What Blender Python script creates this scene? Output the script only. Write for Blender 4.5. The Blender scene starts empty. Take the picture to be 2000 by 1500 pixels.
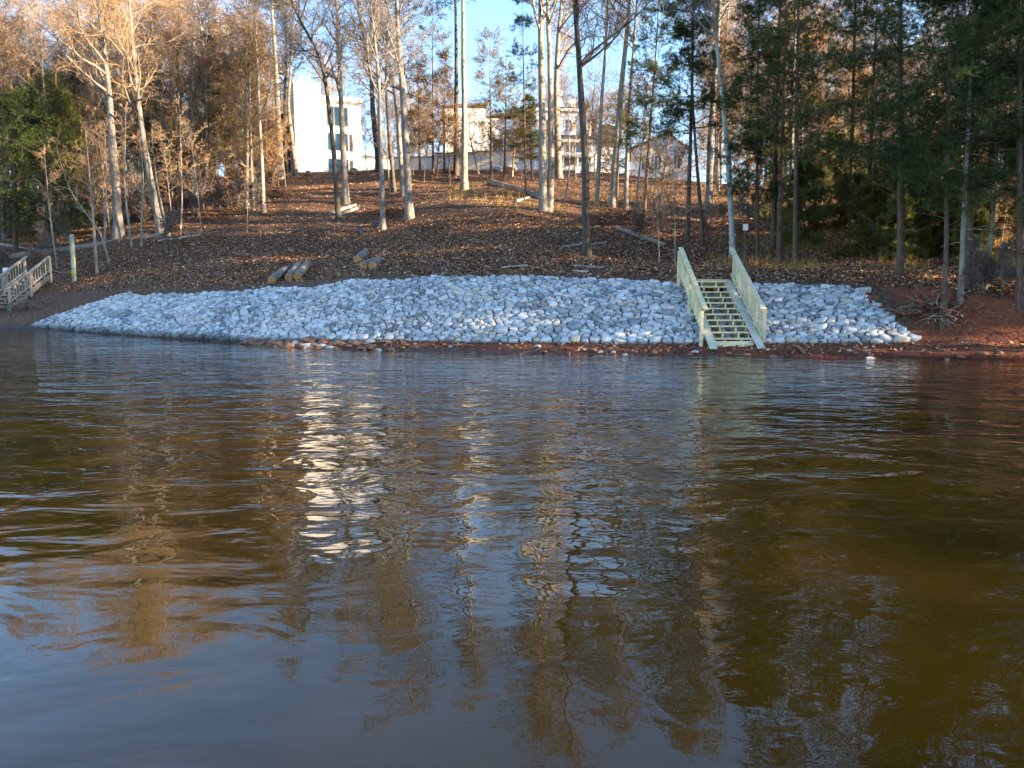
import bpy, math, random
import numpy as np
from mathutils import Vector, Matrix

R = math.radians
C = bpy.context.scene.collection
scene = bpy.context.scene

# ------------------------------------------------------------------ camera, sky, sun, exposure
F, HY, HC = 1540.0, 570.0, 1.65           # focal length in photo pixels, horizon row, eye height
PITCH = math.atan((750 - HY) / F)
cam_d = bpy.data.cameras.new('camera')
cam = bpy.data.objects.new('camera', cam_d); C.objects.link(cam)
cam_d.sensor_width = 36.0; cam_d.lens = 36.0 * F / 2000.0
cam_d.clip_start = 0.1; cam_d.clip_end = 3000
cam.location = (0, 0, HC); cam.rotation_euler = (R(90) - PITCH, 0, 0)
scene.camera = cam

SUN_EL, SUN_AZ = 14.5, 107.0             # degrees; azimuth clockwise from +Y
w = bpy.data.worlds.new('World'); scene.world = w; w.use_nodes = True
nt = w.node_tree
sky = nt.nodes.new('ShaderNodeTexSky'); sky.sky_type = 'NISHITA'; sky.sun_disc = False
sky.sun_elevation = R(SUN_EL); sky.sun_rotation = R(SUN_AZ)
sky.air_density = 1.0; sky.dust_density = 0.2; sky.ozone_density = 3.0
nt.links.new(sky.outputs[0], nt.nodes['Background'].inputs[0])
nt.nodes['Background'].inputs[1].default_value = 0.085
sl = bpy.data.lights.new('sun', 'SUN'); so = bpy.data.objects.new('sun', sl); C.objects.link(so)
sl.energy = 5.0; sl.angle = R(0.53); sl.color = (1.0, 0.76, 0.48)
sd = Vector((math.sin(R(SUN_AZ)) * math.cos(R(SUN_EL)), math.cos(R(SUN_AZ)) * math.cos(R(SUN_EL)), math.sin(R(SUN_EL))))
so.rotation_euler = (-sd).to_track_quat('-Z', 'Y').to_euler(); so.location = (30, -20, 40)
scene.view_settings.view_transform = 'Standard'; scene.view_settings.look = 'None'
scene.view_settings.exposure = 2.8; scene.view_settings.gamma = 1.0
scene.cycles.max_bounces = 5; scene.cycles.diffuse_bounces = 2; scene.cycles.glossy_bounces = 2
scene.cycles.transmission_bounces = 2; scene.cycles.caustics_reflective = False; scene.cycles.caustics_refractive = False

# ------------------------------------------------------------------ helpers
def ray(px, py):
    u, v = (px - 1000) / F, (750 - py) / F
    c, s = math.cos(PITCH), math.sin(PITCH)
    return np.array([u, c + v * s, -s + v * c])
def at(px, py, Y):
    d = ray(px, py); return np.array([0, 0, HC]) + d * (Y / d[1])

def tag(o, label=None, cat=None, group=None, kind=None):
    if label: o['label'] = label
    if cat: o['category'] = cat
    if group: o['group'] = group
    if kind: o['kind'] = kind
    return o
def empty(name, loc, rz=0.0):
    o = bpy.data.objects.new(name, None); C.objects.link(o)
    o.location = loc; o.rotation_euler = (0, 0, rz); o.empty_display_size = 0.2
    return o

def mesh(name, V, quads=None, tris=None, mats=(), midx=None, smooth=False):
    me = bpy.data.meshes.new(name)
    V = np.asarray(V, dtype=np.float32).reshape(-1, 3)
    loops, starts, tot = [], [], 0
    nq = 0 if quads is None else len(quads); ntr = 0 if tris is None else len(tris)
    if nq: loops.append(np.asarray(quads, dtype=np.int32).ravel()); starts.append(np.arange(nq) * 4)
    if ntr: loops.append(np.asarray(tris, dtype=np.int32).ravel()); starts.append(nq * 4 + np.arange(ntr) * 3)
    loops = np.concatenate(loops).astype(np.int32); starts = np.concatenate(starts).astype(np.int32)
    me.vertices.add(len(V)); me.vertices.foreach_set('co', V.ravel())
    me.loops.add(len(loops)); me.loops.foreach_set('vertex_index', loops)
    me.polygons.add(len(starts)); me.polygons.foreach_set('loop_start', starts)
    for m in mats: me.materials.append(m)
    if midx is not None: me.polygons.foreach_set('material_index', np.asarray(midx, dtype=np.int32))
    me.update(calc_edges=True)
    if smooth: me.polygons.foreach_set('use_smooth', np.ones(len(starts), dtype=bool))
    me.validate()
    return me
def obj(name, me, parent=None, loc=None):
    o = bpy.data.objects.new(name, me); C.objects.link(o)
    if parent is not None: o.parent = parent
    if loc is not None: o.location = loc
    return o

class MB:
    """collects polygons for one mesh"""
    def __init__(s): s.v = []; s.f = []; s.n = 0
    def add(s, V, Fc):
        s.v.append(np.asarray(V, float).reshape(-1, 3)); s.f += [tuple(i + s.n for i in f) for f in Fc]; s.n += len(s.v[-1]); return s
    def box(s, a, b, M=None):
        (x0, y0, z0), (x1, y1, z1) = a, b
        V = np.array([[x0,y0,z0],[x1,y0,z0],[x1,y1,z0],[x0,y1,z0],[x0,y0,z1],[x1,y0,z1],[x1,y1,z1],[x0,y1,z1]], float)
        if M is not None: V = V @ M[0].T + M[1]
        return s.add(V, [(0,3,2,1),(4,5,6,7),(0,1,5,4),(1,2,6,5),(2,3,7,6),(3,0,4,7)])
    def beam(s, p, q, wx, wz, up=(0, 0, 1)):
        """a board from p to q: wx across, wz thick"""
        p, q = np.array(p, float), np.array(q, float); t = q - p; L = np.linalg.norm(t); t /= L
        u = np.cross(t, up); u /= np.linalg.norm(u); n = np.cross(u, t)
        return s.box((0, -wx/2, -wz/2), (L, wx/2, wz/2), (np.stack([t, -u, n], 1), p))
    def prism(s, prof, axis_pts, depth):
        """profile (list of 3D points) pushed along the vector depth"""
        P = np.array(prof, float); n = len(P); Q = P + np.array(depth, float)
        return s.add(np.concatenate([P, Q]), [tuple(range(n))[::-1], tuple(range(n, 2*n))] + [(i, (i+1) % n, n + (i+1) % n, n + i) for i in range(n)])
    def tube(s, P, rad, sides=8, cap=True):
        P = np.asarray(P, float)[None]; V, q = tubes(P, np.asarray(rad, float)[None], sides)
        fc = [tuple(x) for x in q]
        if cap:
            N = P.shape[1]; fc.append(tuple(range(sides))[::-1]); fc.append(tuple((N-1)*sides + i for i in range(sides)))
        return s.add(V, fc)
    def build(s, name, mat, parent=None, loc=None, bevel=0, smooth=False):
        me = bpy.data.meshes.new(name)
        me.from_pydata(np.concatenate(s.v).tolist(), [], s.f); me.materials.append(mat); me.update()
        if smooth: me.polygons.foreach_set('use_smooth', np.ones(len(me.polygons), dtype=bool))
        o = obj(name, me, parent, loc)
        if bevel:
            b = o.modifiers.new('edge', 'BEVEL'); b.width = bevel; b.segments = 1; b.limit_method = 'ANGLE'
        return o

def norm(a): return a / np.maximum(np.linalg.norm(a, axis=-1, keepdims=True), 1e-9)
def tubes(P, Rr, sides):
    B, N, _ = P.shape
    T = norm(np.gradient(P, axis=1))
    m = norm(P[:, -1] - P[:, 0])
    ref = np.where(np.abs(m[:, 2:3]) > 0.75, np.array([[1.0, 0.13, 0]]), np.array([[0.07, 0, 1.0]]))[:, None, :]
    U = norm(np.cross(np.broadcast_to(ref, T.shape), T)); W = np.cross(T, U)
    a = np.arange(sides) * 2 * np.pi / sides
    V = P[:, :, None, :] + Rr[:, :, None, None] * (np.cos(a)[None, None, :, None] * U[:, :, None, :] + np.sin(a)[None, None, :, None] * W[:, :, None, :])
    b, n, k = np.meshgrid(np.arange(B), np.arange(N - 1), np.arange(sides), indexing='ij')
    i = lambda n_, k_: (b * N + n_) * sides + (k_ % sides)
    q = np.stack([i(n, k), i(n, k + 1), i(n + 1, k + 1), i(n + 1, k)], -1).reshape(-1, 4)
    return V.reshape(-1, 3), q

# value noise in numpy
def vnoise(x, y, seed=0):
    xi, yi = np.floor(x).astype(np.int64), np.floor(y).astype(np.int64); fx, fy = x - xi, y - yi
    fx, fy = fx*fx*(3-2*fx), fy*fy*(3-2*fy)
    def h(a, b):
        n = (a * 374761393 + b * 668265263 + seed * 1442695041) & 0x7fffffff
        n = ((n ^ (n >> 13)) * 1274126177) & 0x7fffffff
        return ((n ^ (n >> 16)) & 0xffff) / 65535.0
    return (h(xi, yi)*(1-fx) + h(xi+1, yi)*fx)*(1-fy) + (h(xi, yi+1)*(1-fx) + h(xi+1, yi+1)*fx)*fy
def fbm(x, y, seed=0, o=4):
    s, a, t = 0, 0.5, 0
    for k in range(o): s = s + a * vnoise(x * 2**k, y * 2**k, seed + k); t += a; a *= 0.5
    return s / t - 0.5

# ------------------------------------------------------------------ materials
def ramp(nt_, stops):
    n = nt_.nodes.new('ShaderNodeValToRGB'); e = n.color_ramp.elements
    while len(e) < len(stops): e.new(0.5)
    for k, (p, c) in enumerate(stops): e[k].position = p; e[k].color = (*c, 1)
    return n
def newmat(name):
    m = bpy.data.materials.new(name); m.use_nodes = True
    return m, m.node_tree, m.node_tree.nodes['Principled BSDF']
def noise_mat(name, stops, scale=5.0, stretch=(1, 1, 1), detail=6, rough=0.85, bump=0.0, bscale=None, spec=0.3, distort=0.0):
    m, t, b = newmat(name); N, L = t.nodes, t.links
    tc = N.new('ShaderNodeTexCoord'); mp = N.new('ShaderNodeMapping'); mp.inputs['Scale'].default_value = stretch
    L.new(tc.outputs['Object'], mp.inputs[0])
    nz = N.new('ShaderNodeTexNoise'); nz.inputs['Scale'].default_value = scale; nz.inputs['Detail'].default_value = detail; nz.inputs['Distortion'].default_value = distort
    nz.inputs['Roughness'].default_value = 0.65
    L.new(mp.outputs[0], nz.inputs[0]); r = ramp(t, stops); L.new(nz.outputs[0], r.inputs[0]); L.new(r.outputs[0], b.inputs['Base Color'])
    b.inputs['Roughness'].default_value = rough; b.inputs['Specular IOR Level'].default_value = spec
    if bump:
        n2 = N.new('ShaderNodeTexNoise'); n2.inputs['Scale'].default_value = bscale or scale * 2; n2.inputs['Detail'].default_value = 4
        L.new(mp.outputs[0], n2.inputs[0]); bp = N.new('ShaderNodeBump'); bp.inputs['Strength'].default_value = 0.8; bp.inputs['Distance'].default_value = bump
        L.new(n2.outputs[0], bp.inputs['Height']); L.new(bp.outputs[0], b.inputs['Normal'])
    return m
def leaf_mat(name, stops, translucent=0.35, rough=0.7):
    m, t, b = newmat(name); N, L = t.nodes, t.links
    g = N.new('ShaderNodeNewGeometry'); r = ramp(t, stops); L.new(g.outputs['Random Per Island'], r.inputs[0])
    L.new(r.outputs[0], b.inputs['Base Color']); b.inputs['Roughness'].default_value = rough; b.inputs['Specular IOR Level'].default_value = 0.15
    tr = N.new('ShaderNodeBsdfTranslucent'); L.new(r.outputs[0], tr.inputs[0])
    mx = N.new('ShaderNodeMixShader'); mx.inputs[0].default_value = translucent
    L.new(b.outputs[0], mx.inputs[1]); L.new(tr.outputs[0], mx.inputs[2]); L.new(mx.outputs[0], N['Material Output'].inputs[0])
    return m

M = {}
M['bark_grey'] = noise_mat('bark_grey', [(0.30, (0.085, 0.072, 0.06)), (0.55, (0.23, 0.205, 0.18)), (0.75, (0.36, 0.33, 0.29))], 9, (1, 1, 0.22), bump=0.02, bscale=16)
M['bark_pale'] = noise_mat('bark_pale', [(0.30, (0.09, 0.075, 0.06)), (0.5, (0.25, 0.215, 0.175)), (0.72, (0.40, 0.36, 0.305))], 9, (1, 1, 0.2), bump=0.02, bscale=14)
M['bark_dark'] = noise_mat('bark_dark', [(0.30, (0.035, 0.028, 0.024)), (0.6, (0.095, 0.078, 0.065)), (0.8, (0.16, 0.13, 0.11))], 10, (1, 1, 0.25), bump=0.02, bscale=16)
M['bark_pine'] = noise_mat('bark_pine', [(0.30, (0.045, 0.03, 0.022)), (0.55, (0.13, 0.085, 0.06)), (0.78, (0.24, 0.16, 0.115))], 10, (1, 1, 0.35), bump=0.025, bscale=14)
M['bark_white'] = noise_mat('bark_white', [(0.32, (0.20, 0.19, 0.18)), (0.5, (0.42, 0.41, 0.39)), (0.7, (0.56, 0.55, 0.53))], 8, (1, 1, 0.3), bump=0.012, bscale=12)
M['twig_tan'] = noise_mat('twig_tan', [(0.3, (0.17, 0.105, 0.06)), (0.7, (0.40, 0.28, 0.17))], 3, rough=0.8)
M['twig_grey'] = noise_mat('twig_grey', [(0.3, (0.10, 0.085, 0.075)), (0.7, (0.23, 0.195, 0.17))], 3, rough=0.8)
M['leaf_orange'] = leaf_mat('leaf_orange', [(0.0, (0.16, 0.055, 0.02)), (0.35, (0.34, 0.12, 0.03)), (0.7, (0.46, 0.20, 0.06)), (1.0, (0.42, 0.26, 0.12))])
M['leaf_rust'] = leaf_mat('leaf_rust', [(0.0, (0.10, 0.035, 0.02)), (0.5, (0.26, 0.085, 0.035)), (1.0, (0.38, 0.17, 0.08))])
M['leaf_gold'] = leaf_mat('leaf_gold', [(0.0, (0.14, 0.09, 0.02)), (0.5, (0.32, 0.20, 0.05)), (1.0, (0.40, 0.28, 0.10))])
M['needle_dark'] = leaf_mat('needle_dark', [(0.0, (0.016, 0.036, 0.012)), (0.5, (0.046, 0.082, 0.022)), (0.88, (0.10, 0.125, 0.034)), (1.0, (0.17, 0.13, 0.045))], 0.3, 0.5)
M['needle_olive'] = leaf_mat('needle_olive', [(0.0, (0.05, 0.06, 0.016)), (0.5, (0.11, 0.115, 0.026)), (0.85, (0.19, 0.15, 0.035)), (1.0, (0.30, 0.16, 0.045))], 0.25, 0.5)
M['needle_light'] = leaf_mat('needle_light', [(0.0, (0.09, 0.11, 0.03)), (0.5, (0.21, 0.23, 0.06)), (1.0, (0.36, 0.33, 0.11))], 0.3, 0.5)
M['litter'] = leaf_mat('litter', [(0.0, (0.05, 0.022, 0.012)), (0.35, (0.17, 0.075, 0.036)), (0.62, (0.36, 0.17, 0.08)), (0.8, (0.50, 0.29, 0.16)), (1.0, (0.66, 0.50, 0.36))], 0.15)
M['dry_grass'] = leaf_mat('dry_grass', [(0.0, (0.16, 0.10, 0.03)), (0.5, (0.34, 0.23, 0.08)), (1.0, (0.46, 0.36, 0.16))], 0.3)
def board_mat(name, stops, scale, stretch=(1, 1, 1)):
    m = noise_mat(name, stops, scale, stretch, rough=0.75, bump=0.003, bscale=36); t = m.node_tree; N, L = t.nodes, t.links; b = N['Principled BSDF']
    src = b.inputs['Base Color'].links[0].from_socket; oi = N.new('ShaderNodeObjectInfo'); mr = N.new('ShaderNodeMapRange'); mr.inputs[3].default_value = 0.80; mr.inputs[4].default_value = 1.10
    L.new(oi.outputs['Random'], mr.inputs[0]); mx = N.new('ShaderNodeMix'); mx.data_type = 'RGBA'; mx.blend_type = 'MULTIPLY'; mx.inputs[0].default_value = 1.0
    L.new(src, mx.inputs[6]); L.new(mr.outputs[0], mx.inputs[7])
    kn = N.new('ShaderNodeTexVoronoi'); kn.inputs['Scale'].default_value = 4.5; tc = N.new('ShaderNodeTexCoord'); L.new(tc.outputs['Object'], kn.inputs[0])     # knots
    kr = ramp(t, [(0.05, (0.35, 0.28, 0.22)), (0.12, (1, 1, 1))]); L.new(kn.outputs['Distance'], kr.inputs[0])
    m2 = N.new('ShaderNodeMix'); m2.data_type = 'RGBA'; m2.blend_type = 'MULTIPLY'; m2.inputs[0].default_value = 0.8; L.new(mx.outputs[2], m2.inputs[6]); L.new(kr.outputs[0], m2.inputs[7]); L.new(m2.outputs[2], b.inputs['Base Color'])
    return m
M['green_wood'] = board_mat('green_wood', [(0.25, (0.58, 0.47, 0.26)), (0.5, (0.77, 0.66, 0.41)), (0.75, (0.85, 0.76, 0.53))], 4)
M['slide_wood'] = board_mat('slide_wood', [(0.25, (0.40, 0.39, 0.29)), (0.5, (0.57, 0.56, 0.44)), (0.75, (0.67, 0.66, 0.54))], 4)
M['old_wood'] = board_mat('old_wood', [(0.25, (0.20, 0.17, 0.13)), (0.5, (0.34, 0.30, 0.24)), (0.75, (0.46, 0.42, 0.35))], 5)
M['post_wood'] = board_mat('post_wood', [(0.25, (0.16, 0.18, 0.15)), (0.55, (0.30, 0.33, 0.27)), (0.8, (0.42, 0.44, 0.38))], 5, (3, 3, 0.5))
M['cut_wood'] = noise_mat('cut_wood', [(0.3, (0.34, 0.15, 0.05)), (0.6, (0.55, 0.30, 0.12)), (0.8, (0.66, 0.42, 0.20))], 9, rough=0.8)
M['white_paint'] = noise_mat('white_paint', [(0.3, (0.78, 0.78, 0.78)), (0.7, (0.85, 0.85, 0.85))], 0.6, rough=0.7, bump=0.002, bscale=60)
M['grey_stucco'] = noise_mat('grey_stucco', [(0.3, (0.52, 0.50, 0.47)), (0.7, (0.62, 0.60, 0.56))], 0.5, rough=0.85, bump=0.003, bscale=40)
M['cream_wall'] = noise_mat('cream_wall', [(0.25, (0.46, 0.44, 0.40)), (0.5, (0.60, 0.57, 0.51)), (0.75, (0.68, 0.65, 0.58))], 0.5, rough=0.9, bump=0.003, bscale=20)
M['shingle'] = noise_mat('shingle', [(0.3, (0.07, 0.062, 0.058)), (0.6, (0.14, 0.125, 0.115)), (0.8, (0.20, 0.18, 0.165))], 3, (1, 1, 5), rough=0.9)
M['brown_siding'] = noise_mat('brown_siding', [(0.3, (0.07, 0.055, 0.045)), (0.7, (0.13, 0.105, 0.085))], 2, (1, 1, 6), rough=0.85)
M['trim_grey'] = noise_mat('trim_grey', [(0.3, (0.22, 0.20, 0.18)), (0.7, (0.30, 0.28, 0.25))], 3, rough=0.7)
M['sign_white'] = noise_mat('sign_white', [(0.3, (0.78, 0.78, 0.77)), (0.7, (0.84, 0.84, 0.83))], 2, rough=0.6)
M['steel_post'] = noise_mat('steel_post', [(0.3, (0.05, 0.045, 0.04)), (0.7, (0.12, 0.105, 0.09))], 6, rough=0.6)
M['tarp'] = noise_mat('tarp', [(0.3, (0.010, 0.010, 0.012)), (0.7, (0.035, 0.035, 0.042))], 4, rough=0.35, bump=0.05, bscale=6, spec=0.6)
M['ribbon'] = noise_mat('ribbon', [(0.3, (0.62, 0.48, 0.03)), (0.7, (0.75, 0.60, 0.05))], 4, rough=0.5)
M['rope'] = noise_mat('rope', [(0.3, (0.30, 0.25, 0.18)), (0.7, (0.45, 0.39, 0.30))], 20, rough=0.9)
M['dead_wood'] = noise_mat('dead_wood', [(0.3, (0.10, 0.08, 0.062)), (0.55, (0.24, 0.20, 0.16)), (0.78, (0.40, 0.35, 0.29))], 6, (1, 1, 1), bump=0.015, bscale=12)
M['drift_wood'] = noise_mat('drift_wood', [(0.3, (0.30, 0.26, 0.21)), (0.7, (0.52, 0.47, 0.40))], 8, bump=0.006, bscale=20)
M['clay_rock'] = noise_mat('clay_rock', [(0.3, (0.12, 0.06, 0.038)), (0.55, (0.26, 0.14, 0.09)), (0.78, (0.42, 0.27, 0.19))], 3.5, bump=0.02, bscale=9)
gm, gt, gb = newmat('window_glass')
gb.inputs['Base Color'].default_value = (0.03, 0.07, 0.12, 1); gb.inputs['Roughness'].default_value = 0.04; gb.inputs['Specular IOR Level'].default_value = 0.9
M['glass'] = gm

# stones: every stone its own grey, a little veining and grit
def stone_mat():
    m, t, b = newmat('limestone'); N, L = t.nodes, t.links
    g = N.new('ShaderNodeAttribute'); g.attribute_name = 'tone'
    r = ramp(t, [(0.0, (0.22, 0.225, 0.24)), (0.35, (0.40, 0.405, 0.415)), (0.7, (0.57, 0.573, 0.58)), (0.92, (0.70, 0.695, 0.685)), (1.0, (0.60, 0.52, 0.42))])
    L.new(g.outputs['Fac'], r.inputs[0])
    tc = N.new('ShaderNodeTexCoord'); nz = N.new('ShaderNodeTexNoise'); nz.inputs['Scale'].default_value = 7; nz.inputs['Detail'].default_value = 7; nz.inputs['Roughness'].default_value = 0.7
    L.new(tc.outputs['Object'], nz.inputs[0]); r2 = ramp(t, [(0.3, (0.62, 0.63, 0.66)), (0.55, (1.0, 1.0, 1.0)), (0.75, (1.18, 1.17, 1.15))]); L.new(nz.outputs[0], r2.inputs[0])
    mx = N.new('ShaderNodeMix'); mx.data_type = 'RGBA'; mx.blend_type = 'MULTIPLY'; mx.inputs[0].default_value = 1.0
    L.new(r.outputs[0], mx.inputs[6]); L.new(r2.outputs[0], mx.inputs[7]); L.new(mx.outputs[2], b.inputs['Base Color'])
    n2 = N.new('ShaderNodeTexNoise'); n2.inputs['Scale'].default_value = 14; n2.inputs['Detail'].default_value = 6; L.new(tc.outputs['Object'], n2.inputs[0])
    bp = N.new('ShaderNodeBump'); bp.inputs['Strength'].default_value = 0.7; bp.inputs['Distance'].default_value = 0.02
    L.new(n2.outputs[0], bp.inputs['Height']); L.new(bp.outputs[0], b.inputs['Normal']); b.inputs['Roughness'].default_value = 0.8
    b.inputs['Specular IOR Level'].default_value = 0.3
    # wet at the waterline
    sx = N.new('ShaderNodeSeparateXYZ'); L.new(tc.outputs['Object'], sx.inputs[0])
    geo = N.new('ShaderNodeNewGeometry'); s2 = N.new('ShaderNodeSeparateXYZ'); L.new(geo.outputs['Position'], s2.inputs[0])
    mr = N.new('ShaderNodeMapRange'); mr.inputs[1].default_value = 0.15; mr.inputs[2].default_value = 0.27; mr.inputs[3].default_value = 0.32; mr.inputs[4].default_value = 1.0
    L.new(s2.outputs['Z'], mr.inputs[0])
    m3 = N.new('ShaderNodeMix'); m3.data_type = 'RGBA'; m3.blend_type = 'MULTIPLY'; m3.inputs[0].default_value = 1.0
    L.new(mx.outputs[2], m3.inputs[6]); L.new(mr.outputs[0], m3.inputs[7]); L.new(m3.outputs[2], b.inputs['Base Color'])
    return m
M['stone'] = stone_mat()

# ------------------------------------------------------------------ terrain
SX = np.array([-400,-120,-60,-40,-30,-24,-21.8,-18,-13,-9.25,-7.5,-6,-3.5,-1.4,1.4,4.8,6.4,8,9.8,12.4,16,21,26,31,36,60,400.])
SY = np.array([120,80,52,44.5,40.2,37,35.8,32.6,28.6,25.9,24.3,23.2,22.3,21.6,21.1,20.5,20.3,19.9,19.6,19.2,18.2,15,9.5,1,-10,-70,-600.])
_gx = np.linspace(-400, 400, 16001); _gy = np.interp(_gx, SX, SY)
_k = np.exp(-0.5 * (np.arange(-60, 61) / 22.0) ** 2); _k /= _k.sum()
_pad = np.concatenate([_gy[0] + (np.arange(-60, 0)) * (_gy[1]-_gy[0]), _gy, _gy[-1] + (np.arange(1, 61)) * (_gy[-1]-_gy[-2])])
_gy = np.convolve(_pad, _k, 'valid'); _gs = np.gradient(_gy, _gx)
_ks = np.exp(-0.5 * (np.arange(-60, 61) / 25.0) ** 2); _ks /= _ks.sum()
_gs = np.convolve(np.pad(_gs, 60, 'edge'), _ks, 'valid')
def S(x): return np.interp(x, _gx, _gy)
def Sp(x): return np.interp(x, _gx, _gs)
PX = np.array([-60, -26, -22, -18, -13, -9, -7, -3, 1.4, 5.5, 9.8, 11.2, 12.6, 16, 30.])
BW = np.array([.5, .5, .15, .10, .10, .15, .7, 1.1, 1.3, 1.4, 1.7, 1.8, 1.9, 2.0, 2.0])
BZ = np.array([.2, .2, .05, .03, .03, .04, .16, .20, .20, .22, .30, .34, .42, .5, .5])
RR = np.array([3.2, 3.2, 2.8, 2.6, 2.7, 2.9, 3.0, 3.1, 3.1, 3.1, 3.0, 2.8, .55, .32, .35])
ZT = np.array([1.7, 1.6, 1.45, 1.45, 1.52, 1.80, 1.98, 2.14, 2.10, 1.88, 1.82, 1.75, 1.52, 1.50, 1.50])
S1 = np.array([.44, .50, .50, .44, .33, .22, .18, .15, .15, .14, .13, .13, .13, .13, .13])
def terrain(x, y, rough=True):
    x, y = np.asarray(x, float), np.asarray(y, float)
    dp = (y - S(x)) / np.sqrt(1 + np.minimum(Sp(x), 2) ** 2)
    bw, bz, rr, zt, s1 = (np.interp(x, PX, a) for a in (BW, BZ, RR, ZT, S1))
    dd = dp - bw - rr
    z = np.where(dp < 0, np.maximum(dp * 0.22, -2.2), bz * np.clip(dp / bw, 0, 1))
    tt = np.clip((dp - bw) / rr, 0, 1)
    z = z + np.where(dp > bw, (zt - bz) * (tt + 0.06 * np.sin(tt * np.pi)), 0)
    d1 = np.clip(dd, 0, 8); d2 = np.clip(y - 72, -200, 0)
    crest = 72.0
    rem = np.clip(crest - (S(x) + (bw + rr + 8) * np.sqrt(1 + Sp(x) ** 2)), 8, 60)      # what is left of the hill to its crest
    tgt = np.interp(x, [-60, -30, -10, 5, 20, 40], [9.5, 11.8, 12.6, 12.4, 11.2, 9.5]) - zt - s1 * 8
    q = np.clip((y - S(x) - (bw + rr + 8) * np.sqrt(1 + np.minimum(Sp(x), 2) ** 2)) / rem, 0, 1)
    z = z + np.where(dd > 0, s1 * d1 + tgt * (0.85 * q + 0.15 * q * q * (3 - 2 * q)), 0)
    z = z + np.where(dd > 8, np.clip(dd - 8 - rem, 0, 300) * 0.0, 0)
    if rough:
        amp = np.clip(dd / 2.0, 0, 1)
        z = z + amp * (0.55 * fbm(x * 0.22, y * 0.22, 3, 3) + 0.10 * fbm(x * 1.6, y * 1.6, 9, 3))
        z = z + np.where((dp > -0.6) & (dp < bw), 0.10 * fbm(x * 2.2, y * 2.2, 21, 3) + 0.05 * fbm(x * 9, y * 9, 22, 2), 0)
        z = z - 0.16 * np.clip((0.80 - np.abs(x - 6.05)) / 0.08, 0, 1) * np.clip((dp - bw - .1) / .3, 0, 1) * np.clip((bw + rr - .25 - dp) / .3, 0, 1)
        rg = np.clip((x - 11.0) / 0.8, 0, 1) * (dp > bw) * (dd < 1)
        z = z + rg * 0.35 * fbm(x * 1.3, y * 1.3, 31, 4)
    return z
def ground(px, py, y0=17.0, y1=160.0):
    """where the sight line through a photo pixel meets the ground"""
    d = ray(px, py); ys = np.linspace(y0, y1, 3000)
    X = d[0] / d[1] * ys; Z = HC + d[2] / d[1] * ys
    h = terrain(X, ys); k = np.where(Z < h)[0]
    i = k[0] if len(k) and ys[k[0]] < 76 else int(np.argmin(np.abs(ys - 68)))
    return np.array([X[i], ys[i], h[i]])

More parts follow.
